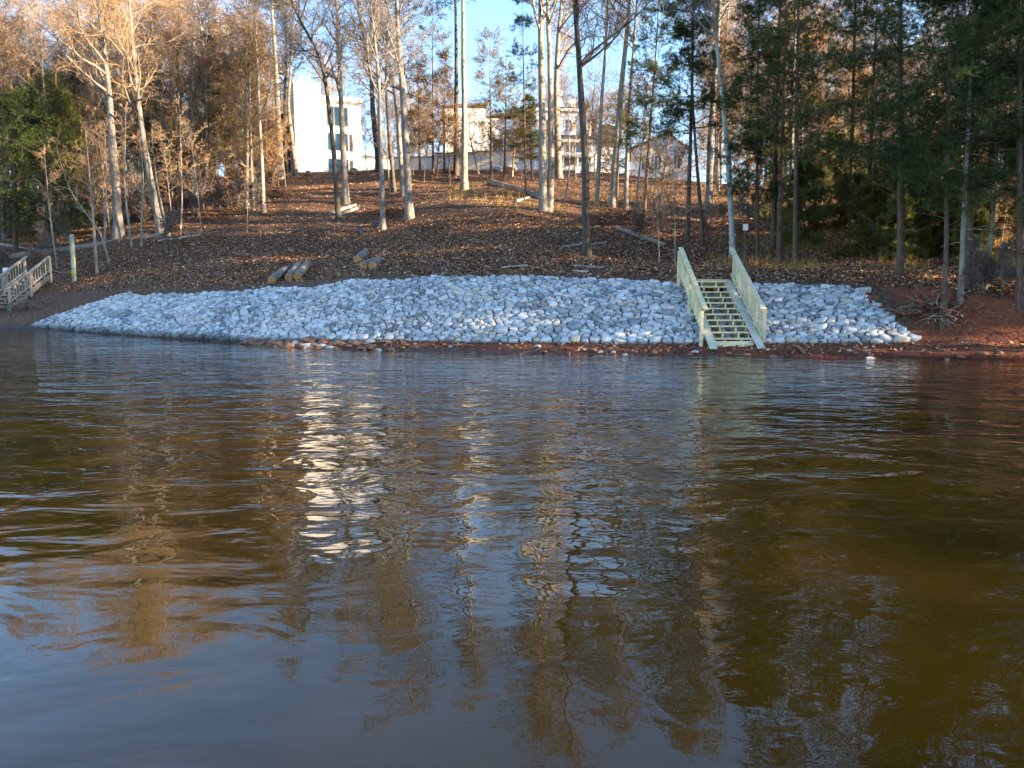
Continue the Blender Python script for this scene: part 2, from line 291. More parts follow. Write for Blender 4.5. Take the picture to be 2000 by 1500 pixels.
def build_terrain():
    xs = np.concatenate([np.linspace(-400, -60, 18)[:-1], np.linspace(-60, -28, 65)[:-1], np.linspace(-28, 20, 400)[:-1], np.linspace(20, 60, 80)[:-1], np.linspace(60, 400, 18)])
    ds = np.concatenate([np.linspace(-40, -3, 12)[:-1], np.linspace(-3, 10, 120)[:-1], np.linspace(10, 60, 190)[:-1], np.linspace(60, 130, 60)[:-1], np.linspace(130, 900, 20)])
    X, D_ = np.meshgrid(xs, ds, indexing='ij'); Y = S(X) + D_; Z = terrain(X, Y)
    V = np.stack([X, Y, Z], -1).reshape(-1, 3); nx, ny = X.shape
    i, j = np.meshgrid(np.arange(nx - 1), np.arange(ny - 1), indexing='ij'); a = i * ny + j
    q = np.stack([a, a + ny, a + ny + 1, a + 1], -1).reshape(-1, 4)
    m, t, b = newmat('hillside_soil'); N, L = t.nodes, t.links
    tc = N.new('ShaderNodeTexCoord')
    at1 = N.new('ShaderNodeAttribute'); at1.attribute_name = 'clay'
    n1 = N.new('ShaderNodeTexNoise'); n1.inputs['Scale'].default_value = 7; n1.inputs['Detail'].default_value = 10; n1.inputs['Roughness'].default_value = 0.75
    n2 = N.new('ShaderNodeTexNoise'); n2.inputs['Scale'].default_value = 0.5; n2.inputs['Detail'].default_value = 5
    for n in (n1, n2): L.new(tc.outputs['Object'], n.inputs[0])
    r1 = ramp(t, [(0.3, (0.025, 0.013, 0.008)), (0.48, (0.10, 0.052, 0.030)), (0.62, (0.21, 0.118, 0.070)), (0.8, (0.36, 0.25, 0.165))]); L.new(n1.outputs[0], r1.inputs[0])
    r2 = ramp(t, [(0.3, (0.08, 0.024, 0.012)), (0.55, (0.20, 0.062, 0.030)), (0.8, (0.30, 0.115, 0.062))]); L.new(n1.outputs[0], r2.inputs[0])
    ad = N.new('ShaderNodeMath'); ad.operation = 'MULTIPLY_ADD'; L.new(n2.outputs[0], ad.inputs[0]); ad.inputs[1].default_value = 0.5; L.new(at1.outputs['Fac'], ad.inputs[2])
    st = N.new('ShaderNodeMapRange'); st.inputs[1].default_value = 0.42; st.inputs[2].default_value = 0.85; L.new(ad.outputs[0], st.inputs[0])
    mx = N.new('ShaderNodeMix'); mx.data_type = 'RGBA'; L.new(st.outputs[0], mx.inputs[0]); L.new(r1.outputs[0], mx.inputs[6]); L.new(r2.outputs[0], mx.inputs[7])
    ps = N.new('ShaderNodeSeparateXYZ'); L.new(tc.outputs['Object'], ps.inputs[0]); wz = N.new('ShaderNodeMath'); wz.operation = 'MULTIPLY_ADD'; L.new(n1.outputs[0], wz.inputs[0]); wz.inputs[1].default_value = -0.12; L.new(ps.outputs['Z'], wz.inputs[2])
    wet = N.new('ShaderNodeMapRange'); wet.inputs[1].default_value = -0.02; wet.inputs[2].default_value = 0.06; wet.inputs[3].default_value = 0.38; wet.inputs[4].default_value = 1.0; L.new(wz.outputs[0], wet.inputs[0])
    wm = N.new('ShaderNodeMix'); wm.data_type = 'RGBA'; wm.blend_type = 'MULTIPLY'; wm.inputs[0].default_value = 1.0; L.new(mx.outputs[2], wm.inputs[6]); L.new(wet.outputs[0], wm.inputs[7])
    wr = N.new('ShaderNodeMapRange'); wr.inputs[1].default_value = 0.38; wr.inputs[2].default_value = 1.0; wr.inputs[3].default_value = 0.35; wr.inputs[4].default_value = 0.95; L.new(wet.outputs[0], wr.inputs[0]); L.new(wr.outputs[0], b.inputs['Roughness'])
    L.new(wm.outputs[2], b.inputs['Base Color']); b.inputs['Specular IOR Level'].default_value = 0.3
    n3 = N.new('ShaderNodeTexNoise'); n3.inputs['Scale'].default_value = 11; n3.inputs['Detail'].default_value = 6; L.new(tc.outputs['Object'], n3.inputs[0])
    bp = N.new('ShaderNodeBump'); bp.inputs['Distance'].default_value = 0.08; bp.inputs['Strength'].default_value = 0.9; L.new(n3.outputs[0], bp.inputs['Height']); L.new(bp.outputs[0], b.inputs['Normal'])
    me = mesh('hillside', V, q, mats=[m], smooth=True)
    x, y = V[:, 0], V[:, 1]; dp = (y - S(x)) / np.sqrt(1 + np.minimum(Sp(x), 2) ** 2); bw, rr = np.interp(x, PX, BW), np.interp(x, PX, RR)
    clay = np.clip(1 - (dp - bw - 0.1) / 0.5, 0, 1) * np.clip((x + 9) / 2, 0, 1)                # the red beach strip
    clay = np.maximum(clay, np.clip((x - 11.0) / 0.6, 0, 1) * np.clip(1 - (dp - bw - rr - .6) / 1.5, 0, 1))   # the raw cut bank
    clay = np.maximum(clay, 0.75 * np.exp(-((x - 4.5) / 3.0) ** 2 - ((dp - bw - rr - 1.2) / 1.3) ** 2))
    clay = np.maximum(clay, 0.45 * np.exp(-((x - 1.0) / 6.0) ** 2 - ((dp - bw - rr - 4.2) / 1.6) ** 2))
    a = me.attributes.new('clay', 'FLOAT', 'POINT'); a.data.foreach_set('value', clay.astype(np.float32))
    return tag(obj('hillside', me), 'brown leaf covered hillside rising from the red clay shore', 'hillside', kind='structure')
build_terrain()

# ------------------------------------------------------------------ water
def build_water():
    xs = np.array([-500, -60, -25, 0, 25, 60, 500.]); ys = np.array([-600, -60, 0, 20, 60, 140.])
    X, Y = np.meshgrid(xs, ys, indexing='ij'); V = np.stack([X, Y, X * 0], -1).reshape(-1, 3); nx, ny = X.shape
    i, j = np.meshgrid(np.arange(nx - 1), np.arange(ny - 1), indexing='ij'); a = i * ny + j
    q = np.stack([a, a + ny, a + ny + 1, a + 1], -1).reshape(-1, 4)
    m, t, b = newmat('lake_water'); N, L = t.nodes, t.links
    tc = N.new('ShaderNodeTexCoord')
    def wave(scale, sx, sy, rot, detail, dist):
        mp = N.new('ShaderNodeMapping'); mp.inputs['Scale'].default_value = (sx, sy, 1); mp.inputs['Rotation'].default_value = (0, 0, R(rot))
        L.new(tc.outputs['Object'], mp.inputs[0]); nz = N.new('ShaderNodeTexNoise'); nz.inputs['Scale'].default_value = scale; nz.inputs['Detail'].default_value = detail
        nz.inputs['Distortion'].default_value = dist; nz.inputs['Roughness'].default_value = 0.45; L.new(mp.outputs[0], nz.inputs[0]); return nz.outputs[0]
    def mul(a, f):
        n = N.new('ShaderNodeMath'); n.operation = 'MULTIPLY'; L.new(a, n.inputs[0])
        if isinstance(f, (int, float)): n.inputs[1].default_value = f
        else: L.new(f, n.inputs[1])
        return n.outputs[0]
    def add(a, c): n = N.new('ShaderNodeMath'); n.operation = 'ADD'; L.new(a, n.inputs[0]); L.new(c, n.inputs[1]); return n.outputs[0]
    # ruffled further out, calmer near the viewer: patches of breeze
    sp = N.new('ShaderNodeSeparateXYZ'); L.new(tc.outputs['Object'], sp.inputs[0])
    far = N.new('ShaderNodeMapRange'); far.inputs[1].default_value = 3.4; far.inputs[2].default_value = 7.0; far.inputs[3].default_value = 0.22; far.inputs[4].default_value = 1.0; L.new(sp.outputs['Y'], far.inputs[0])
    gust = N.new('ShaderNodeMapRange'); gust.inputs[1].default_value = 0.35; gust.inputs[2].default_value = 0.65; gust.inputs[3].default_value = 0.45; gust.inputs[4].default_value = 1.15
    L.new(wave(0.16, 0.5, 1.3, 10, 2, 0), gust.inputs[0])
    f = mul(far.outputs[0], gust.outputs[0])
    h = add(add(mul(wave(0.55, 0.6, 1.0, 12, 2, 0.4), 0.032), mul(mul(wave(1.7, 0.6, 1.0, -8, 3, 0.8), f), 0.064)), mul(mul(wave(6.5, 0.45, 1.0, 6, 3, 0.3), f), 0.0095))
    bp = N.new('ShaderNodeBump'); bp.inputs['Distance'].default_value = 1.0; bp.inputs['Strength'].default_value = 1.0
    L.new(h, bp.inputs['Height']); L.new(bp.outputs[0], b.inputs['Normal'])
    bed = ramp(t, [(0.3, (0.008, 0.0065, 0.0008)), (0.6, (0.015, 0.011, 0.0012)), (0.8, (0.026, 0.014, 0.0025))]); L.new(wave(0.7, 1, 1, 0, 5, 0.5), bed.inputs[0])
    L.new(bed.outputs[0], b.inputs['Base Color'])
    b.inputs['Roughness'].default_value = 0.0; b.inputs['IOR'].default_value = 1.48; b.inputs['Specular IOR Level'].default_value = 0.5
    me = mesh('lake_water', V, q, mats=[m], smooth=True)
    tag(obj('lake_water', me), 'murky olive lake water with ripples reflecting trees and sky', 'water', kind='structure')
build_water()

# ------------------------------------------------------------------ riprap: fitted stones on the bank
def shore_tables():
    xs = np.linspace(-26, 14, 4001); u = np.concatenate([[0], np.cumsum(np.hypot(np.diff(xs), np.diff(S(xs))))]); return xs, u
_sx, _su = shore_tables()
def slope_pt(u, v):
    """u along the shore in metres, v up the slope in metres from its toe -> x, y, z and the run of the slope there"""
    x0 = np.interp(u, _su, _sx); s = Sp(x0); c = 1 / np.sqrt(1 + s * s)
    bw, bz, rr, zt = (np.interp(x0, PX, a) for a in (BW, BZ, RR, ZT))
    Ls = np.hypot(rr, zt - bz); dp = bw + v / Ls * rr
    x = x0 - s * c * dp; y = S(x0) + c * dp
    return x, y, Ls, x0
def clip_cell(P, mid, nrm):
    d = (P - mid) @ nrm; out = []
    n = len(P)
    for i in range(n):
        a, b, da, db = P[i], P[(i+1) % n], d[i], d[(i+1) % n]
        if da <= 0: out.append(a)
        if (da < 0 < db) or (db < 0 < da): out.append(a + (b - a) * (da / (da - db)))
    return np.array(out)
def build_riprap():
    rng = np.random.default_rng(7)
    uL = np.interp(-22.0, _sx, _su); uR = np.interp(10.45, _sx, _su)
    # darts with varied radius, squeezed so that stones lie flat-wise
    pts, rad, grid = [], [], {}
    cell = 0.4
    def vmax(u):
        _, _, Ls, x0 = slope_pt(u, 0.0)
        return float(Ls) * min(1.0, (u - uL + 0.25) / 3.4) * min(1.0, max(0.0, (uR - u + 0.12) / 1.05)) + 0.07 * math.sin(u * 1.7) + 0.10 * (vnoise(np.array([u * 2.3]), np.array([3.1]), 4)[0] - .5)
    def ok(u, v, r):
        gi, gj = int(u / cell), int(v * 1.45 / cell)
        for a in (-1, 0, 1):
            for b in (-1, 0, 1):
                for k in grid.get((gi + a, gj + b), ()):
                    q = pts[k]; d = math.hypot(u - q[0], (v - q[1]) * 1.45)
                    if d < (r + rad[k]) * 0.92: return False
        return True
    def put(u, v, r):
        grid.setdefault((int(u / cell), int(v * 1.45 / cell)), []).append(len(pts)); pts.append((u, v)); rad.append(r)
    u = uL + 0.1
    while u < uR:                                  # the blocky toe course
        r = rng.uniform(0.10, 0.19); put(u + r, 0.09 + rng.uniform(-.07, .08), r); u += 2 * r * rng.uniform(.92, 1.15)
    for big in (0.20, 0.155, 0.122, 0.098, 0.076, 0.058):
        for _ in range(int(150 if big > .19 else 800 if big > 0.15 else 2200 if big > 0.12 else 12000)):
            a, b = rng.uniform(uL, uR), rng.uniform(0.05, 3.7)
            if b > vmax(a): continue
            r = big * rng.uniform(0.85, 1.12)
            if ok(a, b, r): put(a, b, r)
    n_in = len(pts)
    P = np.array(pts); rad_ = np.array(rad)
    # a ring of ghost seeds keeps the outer cells compact
    gh = []
    for uu in np.arange(uL - 0.3, uR + 0.4, 0.25):
        gh.append((uu, -0.14)); gh.append((uu, max(vmax(min(max(uu, uL), uR)), 0.1) + 0.16))
    for vv in np.arange(0, 3.9, 0.25): gh.append((uR + 0.30 - vv * .37, vv)); gh.append((uL - 0.1, vv))
    allp = np.concatenate([P, np.array(gh)]); allr = np.concatenate([rad_, np.full(len(gh), 0.12)])
    Q = allp * np.array([1, 1.45])
    stones = []
    for i in range(n_in):
        d2 = ((Q - Q[i]) ** 2).sum(1); nb = np.argsort(d2)[1:18]
        nb = nb[d2[nb] < 0.9]
        poly = np.array([[-.4, -.4], [.4, -.4], [.4, .4], [-.4, .4]], float) + Q[i]
        for k in nb:
            dv = Q[k] - Q[i]; L2 = (dv ** 2).sum(); tpos = 0.5 + (allr[i] ** 2 - allr[k] ** 2) / (2 * L2)
            tpos = min(max(tpos, 0.3), 0.7)
            poly = clip_cell(poly, Q[i] + dv * tpos, dv)
            if len(poly) < 3: break
        if len(poly) < 3: continue
        poly = poly / np.array([1, 1.45]); c0 = poly.mean(0); r0 = np.sqrt(((poly - c0) ** 2).sum(1)).mean()
        # drop tiny edges, then cut corners a little and roughen
        pl = [poly[0]]
        for p in poly[1:]:
            if np.hypot(*(p - pl[-1])) > 0.04: pl.append(p)
        if len(pl) > 3 and np.hypot(*(pl[0] - pl[-1])) < 0.04: pl.pop()
        if len(pl) < 3: continue
        pl = np.array(pl); out = []
        for k in range(len(pl)):
            a, b, c = pl[k-1], pl[k], pl[(k+1) % len(pl)]
            f = rng.uniform(0.03, 0.15)
            out += [b + (a - b) * f, b + (c - b) * f]
        pl = np.array(out); pl = c0 + (pl - c0) * (1 - 0.016 / max(r0, .05)) * rng.uniform(0.95, 1.0) + rng.normal(0, 0.009, pl.shape)
        stones.append((c0, pl, r0))
    built = []
    for c0, pl, r0 in stones:
        n = len(pl); th = min(0.12, r0 * rng.uniform(0.30, 0.60)) + 0.014
        tx, ty = rng.normal(0, 0.15, 2)
        bulge = rng.uniform(0.72, 0.90); off = rng.normal(0, 0.15, 2) * r0
        rings = [(1.0, -0.12, 0), (1.0, 0.40 * th, .5), (0.965, 0.80 * th, .9), (bulge, th, 1.0)]
        q2, hz = [], []
        for sc_, h, ti in rings:
            pp = c0 + (pl - c0) * sc_ + off * max(0, h) / th * 0.35
            q2.append(pp); hz.append(h + ti * ((pp - c0) @ np.array([tx, ty])) + (rng.normal(0, 0.008, n) if h > 0 else 0))
        q2.append(c0[None] + off * .35); hz.append(np.array([th * rng.uniform(1.0, 1.14)]))
        q2 = np.concatenate(q2); hz = np.concatenate(hz)
        x, y, Ls, x0 = slope_pt(q2[:, 0], q2[:, 1])
        s = Sp(x0); c = 1 / np.sqrt(1 + s * s); sl_ = (np.interp(x0, PX, ZT) - np.interp(x0, PX, BZ)) / np.interp(x0, PX, RR)
        nn = 1 / np.sqrt(1 + sl_ ** 2)
        z = terrain(x, y, False) - 0.15 * ((np.abs(x - 6.05).mean() < .72) * 1.0)
        V = np.stack([x + s * c * sl_ * nn * hz, y - c * sl_ * nn * hz, z + nn * hz + 0.0], 1)
        fq = [((r_ * n + k), (r_ * n + (k+1) % n), ((r_+1) * n + (k+1) % n), ((r_+1) * n + k)) for r_ in range(3) for k in range(n)]
        ft = [(3 * n + k, 3 * n + (k+1) % n, 4 * n) for k in range(n)]
        tone = float(np.clip(rng.beta(1.3, 0.95) + 0.10 * math.sin(c0[0] * 0.9), 0, 0.96))
        if rng.random() < 0.03: tone = 1.0
        ctr = V.mean(0); area = r0 * r0 * (0.5 + 0.5 * nn.mean()) / ctr[1] ** 2
        # how the face meets the eye
        e = V[-1] - np.array([0, 0, HC]); e /= np.linalg.norm(e); nrm_ = np.array([(s*c*sl_*nn).mean(), -(c*sl_*nn).mean(), nn.mean()])
        built.append((area * abs(e @ nrm_), V, fq, ft, tone, ctr))
    built.sort(key=lambda b: -b[0])
    # the 300 that show largest: each a stone of its own; the rest one bed
    vis = [b for b in built if -1.10 < b[5][0] / b[5][1] < 1.10]
    big, rest = vis[:300], vis[300:]
    for a_, V, fq, ft, tone, ctr in big:
        me = mesh('riprap_stone', V - ctr, fq, ft, [M['stone']])
        t_ = me.attributes.new('tone', 'FLOAT', 'FACE'); t_.data.foreach_set('value', np.full(len(fq) + len(ft), tone, np.float32))
        o = obj('riprap_stone', me, loc=ctr); tag(o, 'one of the larger angular pale grey stones fitted into the rock slope', 'stone', 'larger stones of the rock slope')
    Vs, Qs, Ts, tq, tt = [], [], [], [], []; n = 0
    for a_, V, fq, ft, tone, ctr in rest:
        Vs.append(V); Qs.append(np.array(fq) + n); Ts.append(np.array(ft) + n); tq += [tone] * len(fq); tt += [tone] * len(ft); n += len(V)
    me = mesh('riprap_bed', np.concatenate(Vs), np.concatenate(Qs), np.concatenate(Ts), [M['stone']])
    t_ = me.attributes.new('tone', 'FLOAT', 'FACE'); t_.data.foreach_set('value', np.array(tq + tt, np.float32))
    tag(obj('riprap_bed', me), 'countless smaller pale grey stones packed between the larger ones on the bank', 'stones', kind='stuff')
build_riprap()

# ------------------------------------------------------------------ the new wooden stairs
def railing(parent, mat, A, B, side_dir, height, posts, n_bal, cap_w=0.14, low=0.12):
    """A, B: foot points of the rail line (3D); parts hang on one railing part"""
    A, B = np.array(A, float), np.array(B, float); up = np.array([0, 0, 1.0]); sd_ = np.array(side_dir, float)
    t = (B - A) / np.linalg.norm(B - A)
    rail = MB().beam(A + up * low, B + up * low, 0.04, 0.085).build('railing', mat, parent, bevel=0.004)
    cap = MB().beam(A + up * height - t * 0.10, B + up * height + t * 0.10, cap_w, 0.038).build('handrail', mat, rail, bevel=0.005)
    sub = MB().beam(A + up * (height - 0.066), B + up * (height - 0.066), 0.04, 0.085).build('top_rail', mat, rail, bevel=0.004)
    for f, zb in posts:
        p = A + (B - A) * f
        MB().box((-.045, -.045, zb), (.045, .045, height + p[2] - 0.022)).build('post', mat, rail, (p[0] + sd_[0]*.068, p[1] + sd_[1]*.068, 0), bevel=0.005)
    for k in range(n_bal):
        f = (k + 0.7) / (n_bal + 0.4); p = A + (B - A) * f + sd_ * 0.041
        MB().beam(p + up * (low - 0.02), p + up * (height - 0.045), 0.036, 0.036, up=(sd_[1], -sd_[0], 0)).build('baluster', mat, rail, bevel=0.003)
    return rail
def new_stairs():
    b0 = np.array([6.02, 21.5, 0.24])
    g = M['green_wood']; W, run, rise, n = 1.32, 3.15, 1.74, 11
    root = empty('wooden_stairs', b0); tag(root, 'new pale green timber stairs with two railings climbing the rock slope', 'stairs')
    dy, dz = run / n, rise / n
    # three saw-tooth stringers under the treads
    for x in (-W/2 + 0.16, -0.22, 0.22, W/2 - 0.16):
        prof = [(x, 0, -0.10)]
        for k in range(n): prof += [(x, k * dy, (k + 1) * dz - 0.045), (x, (k + 1) * dy, (k + 1) * dz - 0.045)]
        prof += [(x, run, rise - 0.36), (x, 0.18, -0.16)]
        MB().prism(prof, None, (0.04, 0, 0)).build('stringer', g, root)
    for k in range(n):
        MB().box((-W/2 + 0.12, k * dy - 0.025, (k + 1) * dz - 0.043), (W/2 - 0.12, k * dy + 0.255, (k + 1) * dz - 0.004)).build('tread', g, root, bevel=0.005)
    MB().box((-W/2 + .10, -0.062, -0.14), (W/2 - .10, -0.027, 0.075)).build('toe_board', g, root, bevel=0.004)
    MB().box((-W/2 - .12, run + 0.012, rise - 0.22), (W/2 + .06, run + 0.05, rise + 0.06)).build('header_board', g, root, bevel=0.004)
    for s in (-1, 1):
        x = s * (W/2 - 0.02)
        MB().beam((x, -0.52, -0.10), (x, run * 0.985, rise - 0.005), 0.205, 0.04).build('slide_board', M['slide_wood'], root, bevel=0.004)
        xr = s * (W/2 + 0.125)
        railing(root, g, (xr, -0.02, 0.10), (xr, run + 0.05, rise + 0.10), (s, 0, 0), 0.88, [(0.02, -0.28), (0.5, rise/2 - 0.35), (0.985, rise - 0.35)], 18)
new_stairs()

def old_stairs():
    a = R(88); g = M['old_wood']
    p = ground(18, 607); root = empty('old_stairs', (p[0], p[1], p[2]), 0)
    tag(root, 'weathered grey wooden stairs with two baluster railings at the left shore', 'stairs')
    sc_ = p[1] / 37.5
    t = np.array([math.cos(a), math.sin(a), 0]); s = np.array([-math.sin(a), math.cos(a), 0]); run, rise = 3.3 * sc_, 1.62 * sc_
    A = np.array([0, 0, 0.22]); B = t * run + np.array([0, 0, 0.22 + rise])
    for k, wd in ((0, 0), (1, 1.25)):
        o = s * wd; z0 = -0.5
        railing(root, g, A + o, B + o, -s if k == 0 else s, 0.86, [(0.0, z0), (0.5, z0 + rise*.3), (1.0, rise - 0.5)], 15, low=0.14)
    for k in range(9):
        f = (k + 0.4) / 9; c = A + (B - A) * f + np.array([0, 0, -0.12])
        MB().beam(c + s * 0.08, c + s * 1.18, 0.28, 0.04, up=(0, 0, 1)).build('tread', g, root, bevel=0.004)
    for wd in (0.05, 1.2): MB().beam(A + s * wd + np.array([0, 0, -.22]), B + s * wd + np.array([0, 0, -.22]), 0.04, 0.24).build('stringer', g, root)
    # sign board leaning by the far railing
    q = at(11, 530, p[1] + 2.2); sg = empty('notice_board', (q[0], q[1], q[2] - .3)); tag(sg, 'small white board on a stake beside the old grey stairs', 'sign')
    MB().box((-.15, -.012, .16), (.15, .012, .48)).build('board', M['sign_white'], sg, bevel=0.02); MB().box((-.03, .015, -1.2), (.03, .05, .42)).build('stake', g, sg)
    return p, B
old_base, old_top = old_stairs()

# mooring post with yellow ribbon, and the rope to the stairs
def mooring_post():
    p = ground(147, 550); H = 90 / F * p[1]
    root = empty('mooring_post', p); tag(root, 'grey square timber post tied with yellow ribbon near the old stairs', 'post')
    MB().box((-.085, -.085, -.3), (.045, .085, H)).build('post_timber', M['post_wood'], root, bevel=0.008)
    MB().box((-.135, -.06, -.3), (-.088, .06, H * .97)).build('side_board', M['post_wood'], root, bevel=0.005)
    r = MB()
    for k in range(3): r.box((-.142, -.093, H * (.15 + .035*k)), (.053, .093, H * (.15 + .035*k) + .035))
    r.box((.05, -.10, H*.42), (.09, -.06, H*.52)); r.beam((.03, -.10, H*.2), (.10, -.13, H*.05), .03, .012)
    r.build('ribbon', M['ribbon'], root)
    a = p + np.array([-.1, 0, H * .2]); b = np.array(old_base) + old_top + np.array([0.12, 0, .2])
    t = np.linspace(0, 1, 14)[:, None]; P = a + (b - a) * t; P[:, 2] -= 0.10 * np.sin(t[:, 0] * np.pi)
    tag(MB().tube(P, np.full(14, .014), 6).build('rope', M['rope']), 'thin rope strung from the ribboned post to the old stairs', 'rope')
mooring_post()

def small_sign():
    p = ground(1453, 522); H = (522 - 440) / F * p[1]
    root = empty('lot_sign', p); tag(root, 'small blank white sign on a thin dark post behind the new stairs', 'sign')
    MB().box((-.035, -.03, -.3), (.035, .03, H)).build('post', M['steel_post'], root)
    MB().box((-.10, -.045, H - .24), (.10, -.032, H)).build('panel', M['sign_white'], root, bevel=0.004)
    p = ground(1128, 352); root = empty('yard_sign', p); tag(root, 'tiny white yard sign on a stake at the top of the hill by the house', 'sign')
    MB().box((-.02, -.02, -.2), (.02, .02, .8)).build('stake', M['steel_post'], root); MB().box((-.18, -.035, .55), (.18, -.022, 1.0)).build('panel', M['sign_white'], root, bevel=.004)
small_sign()

# ------------------------------------------------------------------ logs, sticks, tarp, rocks
def log_thing(name, pa, pb, rad, mat, label, group=None, ends=True, seed=0, cat='log', bend=0.0):
    rng = np.random.default_rng(seed); pa, pb = np.array(pa, float), np.array(pb, float)
    mid = (pa + pb) / 2; N = 9; t = np.linspace(0, 1, N)[:, None]; P = pa + (pb - pa) * t - mid
    P[:, 2] += bend * np.sin(np.pi * t[:, 0]); P[1:-1] += rng.normal(0, rad * (0.03 if ends else .10), (N - 2, 3))
    rr = rad * (1 - 0.12 * t[:, 0]) * (1 + rng.normal(0, .015 if ends else .04, N))
    root = MB().tube(P, rr, 12, cap=True).build(name, mat, None, mid, smooth=False)
    tag(root, label, cat, group)
    if ends:
        for e, q in ((0, P[0]), (1, P[-1])):
            dirn = norm(P[0] - P[1]) if e == 0 else norm(P[-1] - P[-2])
            MB().tube([q + dirn * .002, q + dirn * .012], [rr[0 if e == 0 else -1] * .93] * 2, 12).build('cut_end', M['cut_wood'], root)
    return root
def cut_logs():
    items = [((527, 552), (563, 535), 'leftmost cut log with orange end just above the rock slope'),
             ((560, 547), (590, 522), 'middle cut log in the lower row of three sawn logs'),
             ((577, 545), (607, 520), 'third cut log of the lower row, touching its neighbour'),
             ((694, 512), (720, 493), 'shortest grey log at the left of the upper pile of three'),
             ((706, 524), (737, 492), 'longest sawn log in the centre of the upper pile of three'),
             ((724, 524), (746, 502), 'grey sawn log at the right end of the upper pile of three')]
    for k, ((ax, ay), (bx, by), lab) in enumerate(items):
        a = ground(ax + 4, ay + 2); r = 8.2 / F * a[1]
        y2 = a[1] + 1.9; b = at(bx - 6, by, y2); b[2] = terrain(b[0], y2) + r * .9; a[2] += r * .85
        log_thing('cut_log', a, b, r, M['bark_grey'], lab, 'sawn logs lying above the rock slope', seed=k)
cut_logs()
def ground_stick(p, q, rpx, lab, mat='drift_wood', seed=0, cat='branch', group=None, lift=0.5):
    a, b = ground(*p), ground(*q); r = rpx / F * a[1]
    a[2] += r * lift; b[2] += r * lift
    return log_thing('fallen_branch', a, b, r, M[mat], lab, group, ends=False, seed=seed, cat=cat)
ground_stick((980, 525), (1030, 520), 2.6, 'pale straight stick lying on the bare soil above the riprap centre', seed=1)
ground_stick((1118, 522), (1180, 526), 4.0, 'short grey log segment lying on leaves near the dark trunk', 'dead_wood', seed=2, cat='log')
ground_stick((1120, 531), (1150, 532), 2.5, 'small pale stick below the short grey log', seed=3)
ground_stick((1098, 484), (1140, 478), 2.4, 'pale bent branch on the ground left of the dark leaning trunk', seed=4)
ground_stick((1150, 480), (1185, 474), 2.0, 'thin pale branch on the ground right of the dark leaning trunk', seed=5)
ground_stick((1204, 447), (1300, 482), 4.6, 'long fallen grey trunk sloping down beside the brush pile', 'dead_wood', seed=6, cat='log')
ground_stick((958, 360), (1056, 388), 7.0, 'thick dark rotten log on the upper slope beside the twin trunk', 'dead_wood', seed=7, cat='log')
ground_stick((1008, 395), (1036, 387), 3.0, 'bleached curved branch in front of the dark rotten log', seed=8)
ground_stick((645, 418), (695, 402), 3.2, 'pale branch crossing the ground by the thin trunks', seed=9)
ground_stick((668, 420), (698, 408), 3.0, 'second short pale branch under the thin trunks', seed=10)
ground_stick((0, 510), (330, 462), 6.8, 'long mossy fallen trunk lying across the left bank', 'dead_wood', seed=11, cat='fallen trunk')
ground_stick((0, 478), (80, 492), 2.4, 'bleached bare branch reaching over the left fallen trunk', seed=12)
ground_stick((310, 472), (392, 460), 2.0, 'thin bent pale branch on the slope right of the left thicket', seed=13)
ground_stick((1385, 536), (1412, 525), 1.8, 'forked white stick on the ground behind the stair top', seed=14)
ground_stick((1290, 420), (1306, 416), 3, 'short pale log piece on the sunlit leaves under the pines', seed=15)
ground_stick((1895, 527), (1925, 525), 1.5, 'broken white branch stub lying by the right hand trunks', seed=16)

def lump(name, loc, size, mat, seed, sub=3, rough=0.25, flat=0.6):
    import bmesh
    bm = bmesh.new(); bmesh.ops.create_icosphere(bm, subdivisions=sub, radius=1.0)
    rng = np.random.default_rng(seed); k = rng.normal(0, 1, (9, 3)); k /= np.linalg.norm(k, axis=1)[:, None]; off = rng.uniform(.55, .95, 9)
    for v in bm.verts:
        p = np.array(v.co); s = 1.0
        for kk, oo in zip(k, off):                      # chisel flat facets
            d = p @ kk
            if d > oo: s = min(s, oo / d)
        p = p * s + rng.normal(0, rough * 0.06, 3)
        v.co = Vector((p[0] * size[0], p[1] * size[1], p[2] * size[2]))
    me = bpy.data.meshes.new(name); bm.to_mesh(me); bm.free(); me.materials.append(M[mat])
    o = obj(name, me, loc=loc); o.rotation_euler = (0, 0, rng.uniform(0, 6)); return o
p = ground(705, 455); tag(lump('tarp', p + np.array([0, 0, .05]), (.42, .30, .22), 'tarp', 1, rough=1.2), 'crumpled black plastic tarp lying left of the thin trunk', 'tarp')
p = ground(735, 444); tag(lump('tarp', p + np.array([0, .1, .05]), (.40, .28, .26), 'tarp', 2, rough=1.2), 'black plastic heap tucked against the foot of the thin trunk', 'tarp')
